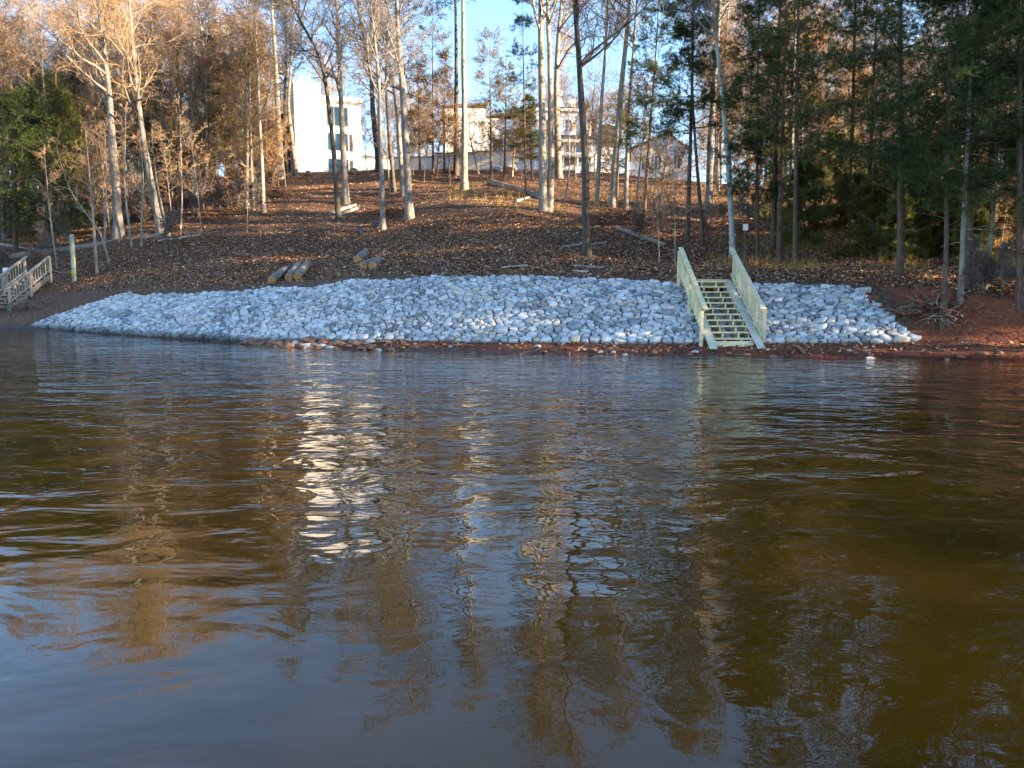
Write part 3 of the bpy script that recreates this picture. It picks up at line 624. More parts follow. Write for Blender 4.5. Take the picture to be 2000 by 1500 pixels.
def beach_rocks():
    rng = np.random.default_rng(5)
    spec = [((606, 668), .30, 'largest pale brown boulder at the water edge below the rock slope'), ((684, 672), .16, 'squarish orange rock at the water edge, brightest of the shore rocks'),
            ((660, 671), .20, 'flat tan rock between the big shore boulder and the orange one'), ((632, 669), .22, 'slanted brown rock touching the big shore boulder'), ((880, 678), .08, 'lone white stone standing in the shallows under the slope'),
            ((1173, 689), .08, 'white stone at the waterline left of the stairs'), ((1198, 690), .09, 'pale flat stone in the shallows nearest the stairs'), ((1700, 700), .15, 'flat pale grey rock awash right of the stairs'), ((1708, 707), .09, 'small red rock in the water beside the flat grey rock')]
    for k, ((px, py), s, lab) in enumerate(spec):
        p = ground(px, py, 16) - np.array([0, 0, .06 if 'awash' in lab else 0])
        tag(lump('shore_rock', p + np.array([0, 0, s * .12]), (s, s * .75, s * .55), 'stone_plain' if 'white' in lab or 'pale' in lab and 'brown' not in lab else 'clay_rock', 40 + k), lab, 'rock')
    for k in range(150):
        x = rng.uniform(-8.6, -3.4) if k % 3 == 0 else rng.uniform(-8.4, 13.5); d = rng.uniform(-.15, np.interp(x, PX, BW) * .9); y = S(x) + d; s = rng.uniform(.05, .15) * (1.3 if x < -3.4 else .7)
        z = float(terrain(x, y)); tag(lump('shore_rock', (x, y, z + s * .15), (s * 1.3, s, s * .6), 'clay_rock' if rng.random() < .88 else 'stone_plain', 200 + k, sub=2), 'small brown rock on the wet clay strip below the rock slope', 'rock', 'small rocks on the clay strip')
M['stone_plain'] = noise_mat('stone_plain', [(0.3, (0.36, 0.34, 0.32)), (0.6, (0.52, 0.50, 0.47)), (0.8, (0.64, 0.62, 0.60))], 3, bump=0.015, bscale=9)
beach_rocks()

# ------------------------------------------------------------------ houses on the crest
def house_frame(px, py, D, rz):
    p = at(px, py, D); return p, rz
def window(parent, x0, x1, z0, z1, y, frame='white_paint', bars=1, d=1):
    """a window on a wall whose face is at y and looks to -y"""
    f = MB(); w_ = .07
    f.box((x0 - w_, y - .05, z0 - w_), (x0, y + .02, z1 + w_)).box((x1, y - .05, z0 - w_), (x1 + w_, y + .02, z1 + w_)).box((x0, y - .05, z1), (x1, y + .02, z1 + w_)).box((x0, y - .07, z0 - w_), (x1, y + .02, z0))
    for k in range(bars):
        xb = x0 + (x1 - x0) * (k + 1) / (bars + 1); f.box((xb - .035, y - .045, z0), (xb + .035, y + .02, z1))
    o = f.build('window', M[frame], parent)
    MB().box((x0, y - .012, z0), (x1, y + .015, z1)).build('pane', M['glass'], o)
    return o
def slab_roof(parent, x0, x1, y0, y1, zl, zr, th=.18, mat='shingle', name='roof'):
    return MB().prism([(x0, y0, zl), (x1, y0, zr), (x1, y0, zr + th), (x0, y0, zl + th)], None, (0, y1 - y0, 0)).build(name, M[mat], parent)
def build_houses():
    D = 74.0; k = D / F                      # metres per photo pixel there
    # --- white tower house
    p = at(579, 346, D); zb = 3.0; rz = R(22)
    h = empty('tower_house', (p[0], p[1], p[2]), rz); tag(h, 'tall white flat roofed tower house standing on the hill crest behind trunks', 'house')
    ch_w, bd_w, ht = 46 * k / math.cos(rz), 73 * k / math.cos(rz), 178 * k
    MB().box((0, 0, -zb), (ch_w, 5.2, ht)).build('chimney_block', M['white_paint'], h)
    MB().box((ch_w, .55, -zb), (ch_w + bd_w, 5.6, 150 * k)).build('wall', M['white_paint'], h)
    MB().box((ch_w + .004, .40, 150 * k), (ch_w + bd_w + .2, 5.8, 158 * k)).build('roof', M['white_paint'], h)
    MB().box((ch_w + .004, .48, 145 * k), (ch_w + bd_w + .1, .545, 149.8 * k)).build('cornice', M['trim_grey'], h)
    for x in (.55, 1.25): MB().box((x, .5, ht), (x + .32, .85, ht + .62)).box((x - .05, .45, ht + .5), (x + .37, .9, ht + .56)).build('chimney_pot', M['white_paint'], h)
    wx0, wx1 = ch_w + 13 * k, ch_w + 52 * k
    for z0, z1 in ((104, 138), (56, 89), (6, 40)): window(h, wx0, wx1, z0 * k, z1 * k, .55, 'trim_grey' if z0 > 100 else 'white_paint', 2)
    for z0 in (56, 6): MB().box((wx1 + .15, .50, z0 * k), (wx1 + .45, .545, (z0 + 33) * k)).build('shutter', M['steel_post'], h)
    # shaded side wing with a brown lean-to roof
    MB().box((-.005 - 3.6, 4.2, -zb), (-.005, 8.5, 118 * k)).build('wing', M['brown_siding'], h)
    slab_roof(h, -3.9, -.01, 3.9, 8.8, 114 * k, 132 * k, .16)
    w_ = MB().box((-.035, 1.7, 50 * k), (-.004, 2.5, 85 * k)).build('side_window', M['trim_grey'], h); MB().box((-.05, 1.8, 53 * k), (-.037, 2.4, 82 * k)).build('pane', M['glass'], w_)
    # low annex to the right
    x0 = ch_w + bd_w + .003
    MB().box((x0, 1.6, -zb), (x0 + 5.2, 5.0, 50 * k)).build('annex', M['white_paint'], h)
    MB().box((x0, 1.45, 50 * k), (x0 + 5.4, 5.1, 55 * k)).build('annex_roof', M['trim_grey'], h)
    for xa, xb, z1 in ((.75, 1.3, 32), (1.9, 2.9, 34)):
        d_ = MB().box((x0 + xa, 1.545, -.2), (x0 + xb, 1.597, z1 * k)).build('door', M['grey_stucco'], h); MB().box((x0 + xb - .14, 1.50, .7), (x0 + xb - .07, 1.543, .85)).build('handle', M['steel_post'], d_)
    # --- long retaining wall
    D2 = 75.0; a, b = at(770, 340, 76.5), at(1012, 338, D2)
    g = empty('garden_wall', (a[0], a[1], a[2])); tag(g, 'long low cream and grey rendered wall running along the hill crest', 'wall')
    n = 3; dv = (b - a) / n; hs = [1.45, 1.75, 1.85]
    for i in range(n):
        q0, q1 = dv * i, dv * (i + 1)
        MB().beam((q0[0] + .004, q0[1], -1.0), (q1[0] - .004, q1[1], -1.0), .3, hs[i] * 2 + 2).build('wall_section', M['cream_wall' if i else 'grey_stucco'], g)
        MB().beam((q0[0] + .004, q0[1], hs[i] + .06), (q1[0] - .004, q1[1], hs[i] + .06), .42, .10).build('coping', M['trim_grey'], g)
    # --- the larger white house to the right
    D3 = 82.0; k3 = D3 / F; p = at(910, 340, D3)
    h = empty('gabled_house', (p[0], p[1], p[2]), R(6)); tag(h, 'large white gabled house with brown roof and blue windows behind the twin trunks', 'house')
    X = lambda px: (px - 910) * k3
    Zr = lambda row: (340 - row) * k3
    MB().box((X(870), 1.5, -3), (X(950), 9, Zr(212))).build('wall', M['white_paint'], h)
    slab_roof(h, X(866), X(954), 1.2, 9.2, Zr(212), Zr(205))
    MB().box((X(950) + .003, 2.6, -3), (X(1048), 9, Zr(226))).build('middle_wall', M['white_paint'], h)
    slab_roof(h, X(950) + .01, X(1052), 2.3, 9.3, Zr(226), Zr(208), .2, name='middle_roof')
    for xa, xb in ((965, 985), (1000, 1016), (1028, 1046)): window(h, X(xa), X(xb), Zr(296), Zr(264), 2.6)
    MB().box((X(1048) + .003, 1.0, -3), (X(1140), 8.5, Zr(216))).build('front_wall', M['white_paint'], h)
    MB().box((X(1046), .7, Zr(216)), (X(1142), 8.7, Zr(211))).build('fascia', M['white_paint'], h)
    MB().prism([(X(1046), .72, Zr(211) + .002), (X(1142), .72, Zr(211) + .002), (X(1138), 4.5, Zr(194)), (X(1050), 4.5, Zr(194))], None, (0, .1, .12)).build('front_roof', M['shingle'], h)
    c_ = MB().box((X(1092), 3, Zr(200)), (X(1104), 4, Zr(172))).build('chimney', M['white_paint'], h); MB().box((X(1090), 2.9, Zr(172)), (X(1106), 4.1, Zr(168))).build('cap', M['cream_wall'], c_)
    MB().box((X(1119), 3, Zr(198)), (X(1131), 4, Zr(183))).build('dormer', M['white_paint'], h)
    # porch and its blue windows
    MB().box((X(1086), -.9, -3), (X(1148), .995, Zr(282))).build('porch_base', M['white_paint'], h)
    MB().prism([(X(1080), -1.5, Zr(277)), (X(1156), -1.5, Zr(277)), (X(1152), .99, Zr(262)), (X(1084), .99, Zr(262))], None, (0, .05, .14)).build('porch_roof', M['shingle'], h)
    MB().box((X(1080), -1.5, Zr(282) + .003), (X(1156), .99, Zr(277) - .003)).build('porch_fascia', M['white_paint'], h)
    for xa, xb in ((1100, 1112), (1119, 1136)): window(h, X(xa), X(xb), Zr(306), Zr(285), -.9, bars=0)
    window(h, X(1066), X(1080), Zr(262), Zr(232), 1.0); window(h, X(1104), X(1116), Zr(254), Zr(232), 1.0)
    dk = MB(); dk.box((X(1088), -2.6, Zr(313)), (X(1146), -.905, Zr(310))).build('deck', M['trim_grey'], h)
    rl = MB(); rl.box((X(1088), -2.62, Zr(297) - .5), (X(1146), -2.56, Zr(297) - .42))
    for i in range(26): xx = X(1088) + (X(1146) - X(1088)) * i / 25; rl.box((xx - .02, -2.61, Zr(310)), (xx + .02, -2.57, Zr(297) - .5))
    rl.build('deck_rail', M['white_paint'], h)
    for xx in (1090, 1117, 1144): MB().box((X(xx) - .07, -2.5, -3), (X(xx) + .07, -2.36, Zr(313))).build('deck_post', M['white_paint'], h)
    # gable end at the corner
    MB().prism([(X(1143), .6, -3), (X(1154), .6, -3), (X(1154), .6, Zr(238)), (X(1148), .6, Zr(208)), (X(1143), .6, Zr(222))], None, (0, 7, 0)).build('gable', M['white_paint'], h)
    MB().box((X(1154) + .004, 1.8, -3), (X(1218), 8, Zr(268))).build('side_wing', M['white_paint'], h)
    MB().prism([(X(1152) + .1, 1.4, Zr(270)), (X(1222), 1.4, Zr(270)), (X(1212), 1.4, Zr(242)), (X(1190), 1.4, Zr(236)), (X(1160), 1.4, Zr(258))], None, (0, 6.8, 0)).build('side_roof', M['shingle'], h)
    # --- pale house further right
    D4 = 88.0; k4 = D4 / F; p = at(1232, 352, D4)
    h = empty('pale_house', (p[0], p[1], p[2]), R(-8)); tag(h, 'pale bluish white house half hidden behind the dark pines', 'house')
    X4 = lambda px: (px - 1232) * k4
    Z4 = lambda row: (352 - row) * k4
    MB().prism([(X4(1232), 0, -3), (X4(1340), 0, -3), (X4(1340), 0, Z4(300)), (X4(1300), 0, Z4(268)), (X4(1232), 0, Z4(296))], None, (0, 8, 0)).build('wall', M['white_paint'], h)
    slab_roof(h, X4(1226), X4(1300), -.4, 8.3, Z4(297), Z4(268)); slab_roof(h, X4(1300) + .005, X4(1346), -.4, 8.3, Z4(268), Z4(304), name='lower_roof')
    MB().box((X4(1302), 2, Z4(280)), (X4(1314), 3.2, Z4(250))).build('chimney', M['cream_wall'], h)
    for xa in (1252, 1276, 1312): window(h, X4(xa), X4(xa + 12), Z4(332), Z4(308), 0, bars=1)
build_houses()
# small boulders and stumps by the crest
for k, (px, py, s, mat, lab) in enumerate([(601, 343, .42, 'dead_wood', 'brown stump stub in front of the white tower house'), (690, 340, .5, 'dead_wood', 'dark mound of roots to the right of the tower house'), (880, 338, .5, 'clay_rock', 'orange tan boulder in front of the garden wall'),
        (898, 338, .4, 'clay_rock', 'brown boulder right beside the dark pole trunk on the crest'), (974, 334, .5, 'stone_plain', 'white pointed boulder at the right end of the garden wall'), (996, 332, .7, 'stone_plain', 'grey rounded boulder at the right end of the garden wall')]):
    p = ground(px, py); tag(lump('boulder', p + np.array([0, 0, s * .3]), (s, s * .8, s * .75), mat, 300 + k), lab, 'stump' if 'stump' in lab else 'mound' if 'mound' in lab else 'boulder')

# ------------------------------------------------------------------ trees
def kids(P, Rr, k, t0, t1, ang, length, n, wander, trop, rng, rmax, ratio=0.6, taper=0.15, even=False, phi=None, lenprof=None, flat=1.0):
    """k branches on every parent polyline"""
    B, N, _ = P.shape
    lev = np.arange(k)[None] + rng.uniform(0, 1, (B, k)) if phi is None else (np.arange(k)[None] // 6) * 6 + 3 + rng.normal(0, .7, (B, k))
    t = (t0 + (t1 - t0) * lev / k).clip(0, 0.995)
    f = t * (N - 1); i = np.floor(f).astype(int); i = np.minimum(i, N - 2); fr = (f - i)[..., None]
    b = np.arange(B)[:, None]
    p0 = P[b, i] * (1 - fr) + P[b, i + 1] * fr; T = norm(P[b, i + 1] - P[b, i]); r = Rr[b, i] * (1 - fr[..., 0]) + Rr[b, i + 1] * fr[..., 0]
    rv = rng.normal(0, 1, T.shape) if phi is None else np.stack([np.cos(phi), np.sin(phi), 0 * phi], -1)
    rv = rv * np.array([1, 1, flat])
    perp = norm(rv - (rv * T).sum(-1, keepdims=True) * T)
    a = R(1) * (ang if np.ndim(ang) else rng.normal(ang, 9, t.shape)); a = np.broadcast_to(a, t.shape)
    d = norm(np.cos(a)[..., None] * T + np.sin(a)[..., None] * perp)
    Lr = length * rng.uniform(0.6, 1.1, t.shape)
    if lenprof is not None: Lr = Lr * lenprof(t)
    Q = np.zeros((B * k, n, 3)); Q[:, 0] = p0.reshape(-1, 3); d = d.reshape(-1, 3); st = (Lr / (n - 1)).reshape(-1, 1)
    for j in range(1, n):
        d = norm(d + rng.normal(0, wander, d.shape) + np.array([0, 0, trop])); Q[:, j] = Q[:, j - 1] + d * st
    r0 = np.minimum(r.reshape(-1) * ratio, rmax)
    rad = r0[:, None] * (1 - (1 - taper) * np.linspace(0, 1, n)[None] ** 0.8)
    return Q, rad
def polyline(pts, n):
    pts = np.array(pts, float); s = np.concatenate([[0], np.cumsum(np.linalg.norm(np.diff(pts, axis=0), axis=1))])
    # smooth through the points
    q = np.linspace(0, s[-1], n); out = np.stack([np.interp(q, s, pts[:, k]) for k in range(3)], 1)
    for _ in range(3): out[1:-1] = 0.25 * out[:-2] + 0.5 * out[1:-1] + 0.25 * out[2:]
    return out
def leaf_cards(Pts, size, rng, k=1, spread=0.12, aspect=0.65):
    Pt = np.repeat(Pts, k, axis=0); n = len(Pt); c = Pt + rng.normal(0, spread, Pt.shape)
    a = norm(rng.normal(0, 1, (n, 3)) + np.array([0, 0, -0.4])); b = norm(np.cross(a, rng.normal(0, 1, (n, 3)))); s = size * rng.uniform(.6, 1.25, (n, 1))
    V = np.stack([c - a * s * .5, c + b * s * .5 * aspect, c + a * s * .5, c - b * s * .5 * aspect], 1).reshape(-1, 3)
    return V, np.arange(n * 4).reshape(-1, 4)
def join(parts):
    """parts: list of (V, quads, tris, material index) -> arrays for mesh()"""
    V, Q, T, mq, mt, n = [], [], [], [], [], 0
    for v, q, t, mi in parts:
        V.append(v)
        if q is not None and len(q): Q.append(q + n); mq.append(np.full(len(q), mi))
        if t is not None and len(t): T.append(t + n); mt.append(np.full(len(t), mi))
        n += len(v)
    return np.concatenate(V), (np.concatenate(Q) if Q else None), (np.concatenate(T) if T else None), np.concatenate(mq + mt)
def bare_tree(trunk, r0, seed, bark='bark_grey', twig='twig_grey', leaf=None, n_leaf=0, t0=0.36, limbs=19, limb_len=4.2, ang=48, leaf_size=.10, fine=1.0, taper=0.12, trop=0.06, sides=9):
    """meshes (trunk, crown) about the origin; trunk = list of 3D points from the foot up"""
    rng = np.random.default_rng(seed)
    P = polyline(trunk, 22); H = np.linalg.norm(np.diff(P, axis=0), axis=1).sum(); t = np.linspace(0, 1, 22)
    P[2:, :2] += np.cumsum(rng.normal(0, r0 * 0.10, (20, 2)), axis=0) * 0.6
    rad = r0 * (1 - (1 - taper) * t ** 1.15); rad *= 1 + rng.normal(0, .03, 22); hgt = P[:, 2] - P[0, 2]
    rad *= 1 + 0.45 * np.exp(-hgt / (r0 * 1.6)); P[0, 2] -= 0.25
    P, rad = P[None], rad[None]
    prof = lambda t_: 1.15 - 0.75 * (t_ - t0) / (1 - t0)
    A, ra = kids(P, rad, limbs, t0, 0.985, ang, limb_len, 8, 0.16, trop, rng, 9, 0.62, 0.22, lenprof=prof)
    B_, rb = kids(A, ra, max(3, int(7 * fine)), 0.15, 1.0, 42, limb_len * .44, 6, 0.2, 0.05, rng, .035, 0.6, 0.25)
    Cc, rc = kids(B_, rb, max(3, int(6 * fine)), 0.15, 1.0, 42, limb_len * .2, 4, 0.22, 0.03, rng, .013, 0.6, 0.4)
    tr = [tubes(P, rad, sides) + (None, 0), tubes(A, ra, 5) + (None, 0)]
    rb = np.maximum(rb, .012); rc = np.maximum(rc, .008)
    D_, rd = kids(Cc, rc, 3, 0.2, 1.0, 38, limb_len * .11, 3, 0.25, 0.02, rng, .0065, 0.8, 0.7); rd = np.maximum(rd, .0065)
    cr = [tubes(B_, rb, 4) + (None, 0), tubes(Cc, rc, 3) + (None, 0), tubes(D_, rd, 3) + (None, 0)]
    mats = [M[twig]]
    if leaf:
        ends = np.concatenate([Cc[:, 1:].reshape(-1, 3), D_[:, 1:].reshape(-1, 3)])
        # leaves keep to some boughs and leave others bare
        kk = vnoise(ends[:, 0] * .9 + 50, ends[:, 2] * .9 + 50, seed) > .42; ends = ends[kk] if kk.sum() > 50 else ends
        sel = ends[rng.integers(0, len(ends), n_leaf)]; v, q = leaf_cards(sel, leaf_size, rng, 1, .07); cr.append((v, q, None, 1)); mats.append(M[leaf])
    V, Q, T, mi = join(tr); m1 = mesh('trunk', V, Q, T, [M[bark]], mi, True)
    V, Q, T, mi = join(cr); m2 = mesh('crown', V, Q, T, mats, mi, False)
    return m1, m2
def needles(Pts, dirs, rng, blades, length, width):
    n = len(Pts); c = np.repeat(Pts, blades, 0); d = norm(np.repeat(dirs, blades, 0) * .75 + rng.normal(0, .5, (n * blades, 3)) + np.array([0, 0, .12]))
    s = norm(np.cross(d, rng.normal(0, 1, d.shape))); L = length * rng.uniform(.6, 1.15, (len(c), 1)); c = c + rng.normal(0, .02, c.shape)
    V = np.stack([c - s * width * .5, c + s * width * .5, c + d * L], 1).reshape(-1, 3)
    return V, np.arange(len(c) * 3).reshape(-1, 3)
def pine_tree(trunk, r0, seed, needle='needle_dark', bark='bark_pine', t0=0.18, whorl=58, blen=2.6, dens=.82, leaf=None, n_leaf=0, blades=13, nl=.17, nw=.015, dead=0.5, droop=-0.03, full=0.75):
    rng = np.random.default_rng(seed)
    P = polyline(trunk, 20); t = np.linspace(0, 1, 20); P[2:, :2] += np.cumsum(rng.normal(0, r0 * .05, (18, 2)), axis=0) * .5
    hgt = P[:, 2] - P[0, 2]; rad = r0 * (1 - .93 * t ** 1.1) * (1 + .35 * np.exp(-hgt / (r0 * 1.5))); P[0, 2] -= .25
    P, rad = P[None], rad[None]
    parts = [tubes(P, rad, 9) + (None, 0)]
    # dead stubs and bare lower boughs
    if dead:
        nd = int(22 * dead); Dd, rdd = kids(P, rad, nd, .06, t0 + .25, 82, blen * .55, 5, .14, -.02, rng, .016, .25, .3); parts.append(tubes(Dd, np.maximum(rdd, .006), 4) + (None, 0))
    prof = lambda t_: np.clip((1.04 - (t_ - t0) / (1 - t0)) ** full, .12, 1) * np.clip(.55 + (t_ - t0) * 3.2, .5, 1)
    tt = np.linspace(0, 1, whorl); whorl = int(whorl * .72); tt = np.linspace(0, 1, whorl); per = 6; ph = (np.arange(whorl) % per * 2 * np.pi / per + np.arange(whorl) // per * 1.9)[None] + rng.normal(0, .3, (1, whorl)); an = (92 - 34 * tt)[None] + rng.normal(0, 8, (1, whorl))
    A, ra = kids(P, rad, whorl, t0, .985, an, blen, 8, .09, droop + .03, rng, .05, .42, .25, phi=ph, lenprof=prof)
    parts.append(tubes(A, np.maximum(ra, .007), 5) + (None, 0))
    B_, rb = kids(A, ra, int(11 * dens), .25, 1.0, 55, blen * .32, 5, .12, .015, rng, .014, .6, .4, flat=.3)
    Cc, rc = kids(B_, rb, int(5 * dens), .15, 1.0, 45, blen * .14, 3, .16, .04, rng, .007, .7, .6, flat=.45)
    cr = [tubes(B_, np.maximum(rb, .005), 3) + (None, 0)]
    pts = np.concatenate([Cc[:, 1], Cc[:, 2], B_[:, 3], B_[:, 4], A[:, -1]]); dr = np.concatenate([Cc[:, 1] - Cc[:, 0], Cc[:, 2] - Cc[:, 1], B_[:, 3] - B_[:, 2], B_[:, 4] - B_[:, 3], A[:, -1] - A[:, -2]])
    v, tr = needles(pts, norm(dr), rng, blades, nl, nw); cr.append((v, None, tr, 1)); mats = [M['bark_dark'], M[needle]]
    if leaf:
        sel = pts[rng.integers(0, len(pts), n_leaf)]; v, q = leaf_cards(sel, .10, rng, 1, .12); cr.append((v, q, None, 2)); mats.append(M[leaf])
    V, Q, T, mi = join(parts); m1 = mesh('trunk', V, Q, T, [M[bark]], mi, True)
    V, Q, T, mi = join(cr); m2 = mesh('crown', V, Q, T, mats, mi, False)
    return m1, m2
def plant(name, meshes, loc, rz, label, cat, group=None, scale=1.0):
    o = empty(name, loc, rz); o.scale = (scale,) * 3; tag(o, label, cat, group)
    for n_, me in zip(('trunk', 'crown', 'second_trunk', 'second_crown'), meshes): obj(n_, me, o)
    return o
def copy_tree(src, loc, rz, scale, label, group=None):
    o = src.copy(); C.objects.link(o); o.location = loc; o.rotation_euler = (0, 0, rz); o.scale = (scale,) * 3; o['label'] = label
    if group: o['group'] = group
    elif 'group' in o: del o['group']
    for ch in src.children:
        c = ch.copy(); C.objects.link(c); c.parent = o
    return o
def trace(pix, H, y_off=0.0, seed=0):
    """a trunk through photo pixels: foot on the ground, the rest upright above it, up to height H"""
    b = ground(*pix[0]); pts = [np.zeros(3)]
    for px, py in pix[1:]: pts.append(at(px, py, b[1]) - b)
    last = pts[-1]; d = norm(pts[-1] - pts[-2]); d = norm(d * .6 + np.array([0, 0, .6])); rest = H - last[2]
    if rest > .5: pts += [last + d * rest * .5, last + d * rest * .5 + norm(d + np.array([0, 0, .7])) * rest * .5]
    return b, pts
HERO = []
def hero(pix, wpx, H, seed, label, kind='bare', cat='tree', name='bare_tree', **kw):
    b, pts = trace(pix, H); r0 = wpx / F * b[1] / 2
    ms = bare_tree(pts, r0, seed, **kw) if kind == 'bare' else pine_tree(pts, r0, seed, **kw)
    HERO.append((b[0], b[1])); return plant(name, ms, b, 0, label, cat)
# middle of the picture
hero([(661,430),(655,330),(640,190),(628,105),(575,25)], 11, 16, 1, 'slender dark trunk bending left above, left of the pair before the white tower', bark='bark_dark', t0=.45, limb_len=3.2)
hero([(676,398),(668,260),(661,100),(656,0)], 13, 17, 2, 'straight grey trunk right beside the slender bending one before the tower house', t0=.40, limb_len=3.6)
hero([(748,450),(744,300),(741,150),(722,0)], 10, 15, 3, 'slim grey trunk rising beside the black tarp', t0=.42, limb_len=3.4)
hero([(800,428),(794,290),(786,150),(776,0)], 16, 18, 4, 'thick smooth grey trunk standing alone on the slope, mid height branches to the left', t0=.36, limb_len=4.6, leaf='leaf_rust', n_leaf=700)
hero([(787,382),(779,250),(768,150),(745,60)], 9, 16, 5, 'thin trunk lit pale at its foot just behind the thick smooth grey one', t0=.42, limb_len=3.2, leaf='leaf_rust', n_leaf=500)
hero([(770,374),(758,250),(752,120),(760,0)], 8, 16, 6, 'thin dark trunk between the slim grey one and the pale footed one', bark='bark_dark', t0=.4, limb_len=3.4)
hero([(740,335),(736,270),(728,230),(727,150),(705,30)], 12, 17, 7, 'dark curved trunk on the crest right of the tower house', bark='bark_dark', t0=.45, limb_len=4.0)
hero([(548,350),(543,200),(535,60),(531,0)], 14, 19, 8, 'tall straight pale brown pine trunk before the left wing of the tower house', kind='pine', name='pine_tree', cat='pine', bark='bark_pale', t0=.70, whorl=30, blen=2.6, needle='needle_olive', dead=.3)
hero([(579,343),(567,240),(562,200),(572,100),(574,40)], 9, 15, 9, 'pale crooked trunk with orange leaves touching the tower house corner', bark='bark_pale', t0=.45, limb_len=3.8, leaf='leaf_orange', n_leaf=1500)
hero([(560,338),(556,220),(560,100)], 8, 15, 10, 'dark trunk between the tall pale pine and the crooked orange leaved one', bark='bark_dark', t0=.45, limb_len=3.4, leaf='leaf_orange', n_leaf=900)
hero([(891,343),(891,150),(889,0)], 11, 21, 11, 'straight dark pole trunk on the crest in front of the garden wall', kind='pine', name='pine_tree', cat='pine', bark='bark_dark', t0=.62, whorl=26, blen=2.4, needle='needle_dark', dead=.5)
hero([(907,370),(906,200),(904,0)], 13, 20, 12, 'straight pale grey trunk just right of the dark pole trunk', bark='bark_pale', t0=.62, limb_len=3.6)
# twin trunk: one tree, two stems
b, pts = trace([(1062,412),(1058,330),(1054,150),(1051,0)], 20); r0 = 17 / F * b[1] / 2
ms = list(bare_tree(pts, r0, 13, bark='bark_pale', t0=.48, limb_len=4.4))
b2, pts2 = trace([(1080,413),(1078,340),(1073,150),(1069,0)], 19.5); pts2 = [q + (b2 - b) for q in pts2]; pts2[0] = pts2[0] * .5
ms += list(bare_tree(pts2, 14 / F * b[1] / 2, 14, bark='bark_pale', t0=.5, limb_len=4.0)); plant('bare_tree', ms, b, 0, 'big pale twin stemmed tree with two trunks grown from one foot', 'tree'); HERO.append((b[0], b[1]))
hero([(1092,348),(1087,200),(1088,100),(1096,20)], 14, 19, 15, 'grey trunk half hidden behind the right side of the twin stemmed tree', bark='bark_grey', t0=.42, limb_len=4.2)
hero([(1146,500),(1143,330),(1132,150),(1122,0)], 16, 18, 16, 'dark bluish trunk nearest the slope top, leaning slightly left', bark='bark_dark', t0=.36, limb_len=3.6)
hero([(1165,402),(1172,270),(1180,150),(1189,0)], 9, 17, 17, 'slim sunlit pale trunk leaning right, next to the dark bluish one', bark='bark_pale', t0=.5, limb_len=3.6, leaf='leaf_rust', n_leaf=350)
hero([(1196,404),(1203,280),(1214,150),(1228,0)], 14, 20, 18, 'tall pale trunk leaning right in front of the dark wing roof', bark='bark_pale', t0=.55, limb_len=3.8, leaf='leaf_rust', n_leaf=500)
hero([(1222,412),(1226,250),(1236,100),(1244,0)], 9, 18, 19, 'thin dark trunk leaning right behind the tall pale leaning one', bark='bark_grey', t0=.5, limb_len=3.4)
hero([(1239,426),(1247,350),(1262,230)], 5, 8, 20, 'thin sunlit sapling trunk with rust leaves before the pale house', bark='bark_pale', t0=.35, limb_len=1.6, leaf='leaf_orange', n_leaf=700)
hero([(1257,438),(1266,300),(1278,150),(1284,60)], 7, 14.0, 21, 'narrow dark green pine with a slim sunlit foot before the pale house', kind='pine', name='pine_tree', cat='pine', t0=.30, whorl=54, blen=2.3)
hero([(1342,472),(1348,300),(1352,150),(1354,0)], 9, 16, 22, 'dark pine with flat spreading boughs right of the pale house', kind='pine', name='pine_tree', cat='pine', t0=.26, whorl=60, blen=3.0)
hero([(1374,476),(1362,340),(1354,230)], 8, 11, 23, 'reddish slanting pine trunk crossing behind the dark spreading pine', kind='pine', name='pine_tree', cat='pine', t0=.5, whorl=30, blen=1.6)
hero([(1432,505),(1424,330),(1412,220),(1394,20)], 12, 15, 24, 'smooth whitish trunk bending left directly behind the new stairs', bark='bark_white', t0=.55, limb_len=2.6)
hero([(1384,410),(1388,250),(1397,100),(1404,0)], 14, 20, 25, 'thick grey trunk behind the whitish bending one', t0=.5, limb_len=4.0)
hero([(1553,522),(1555,300),(1557,100)], 10, 15.5, 26, 'dark pine trunk standing over the right end of the rock slope', kind='pine', name='pine_tree', cat='pine', t0=.30, whorl=60, blen=2.8, leaf='leaf_rust', n_leaf=500, dens=.8)
hero([(1760,540),(1759,300),(1757,0)], 15, 15.5, 27, 'broad dark pine with bare broken lower boughs, biggest on the right bank', kind='pine', name='pine_tree', cat='pine', t0=.20, whorl=66, blen=3.7, dead=1.0)
hero([(1838,640),(1848,565),(1849,430),(1850,250)], 10, 12, 28, 'pine growing with exposed roots from the eroded red bank edge', kind='pine', name='pine_tree', cat='pine', t0=.28, whorl=46, blen=2.2, dead=.8)
hero([(1876,588),(1882,430),(1890,250)], 10, 13, 29, 'pale barked pine just right of the one with exposed roots', kind='pine', name='pine_tree', cat='pine', bark='bark_pale', t0=.28, whorl=48, blen=2.4)
hero([(1893,568),(1895,300),(1905,50)], 13, 15, 30, 'thick reddish pine behind the pale barked pine at the right edge', kind='pine', name='pine_tree', cat='pine', t0=.22, whorl=64, blen=3.6)
hero([(1921,568),(1936,480),(1942,380)], 8, 9, 31, 'small pale pine leaning right beside the thick reddish one', kind='pine', name='pine_tree', cat='pine', bark='bark_pale', t0=.25, whorl=40, blen=2.0)
hero([(1990,600),(1992,300),(1990,50)], 13, 14.5, 32, 'dense dark pine at the right edge of the picture', kind='pine', name='pine_tree', cat='pine', t0=.16, whorl=64, blen=3.4)
hero([(1660,480),(1664,300),(1668,100)], 9, 15.5, 33, 'dark pine between the rock slope pine and the broad bare bough pine', kind='pine', name='pine_tree', cat='pine', t0=.22, whorl=58, blen=2.8)
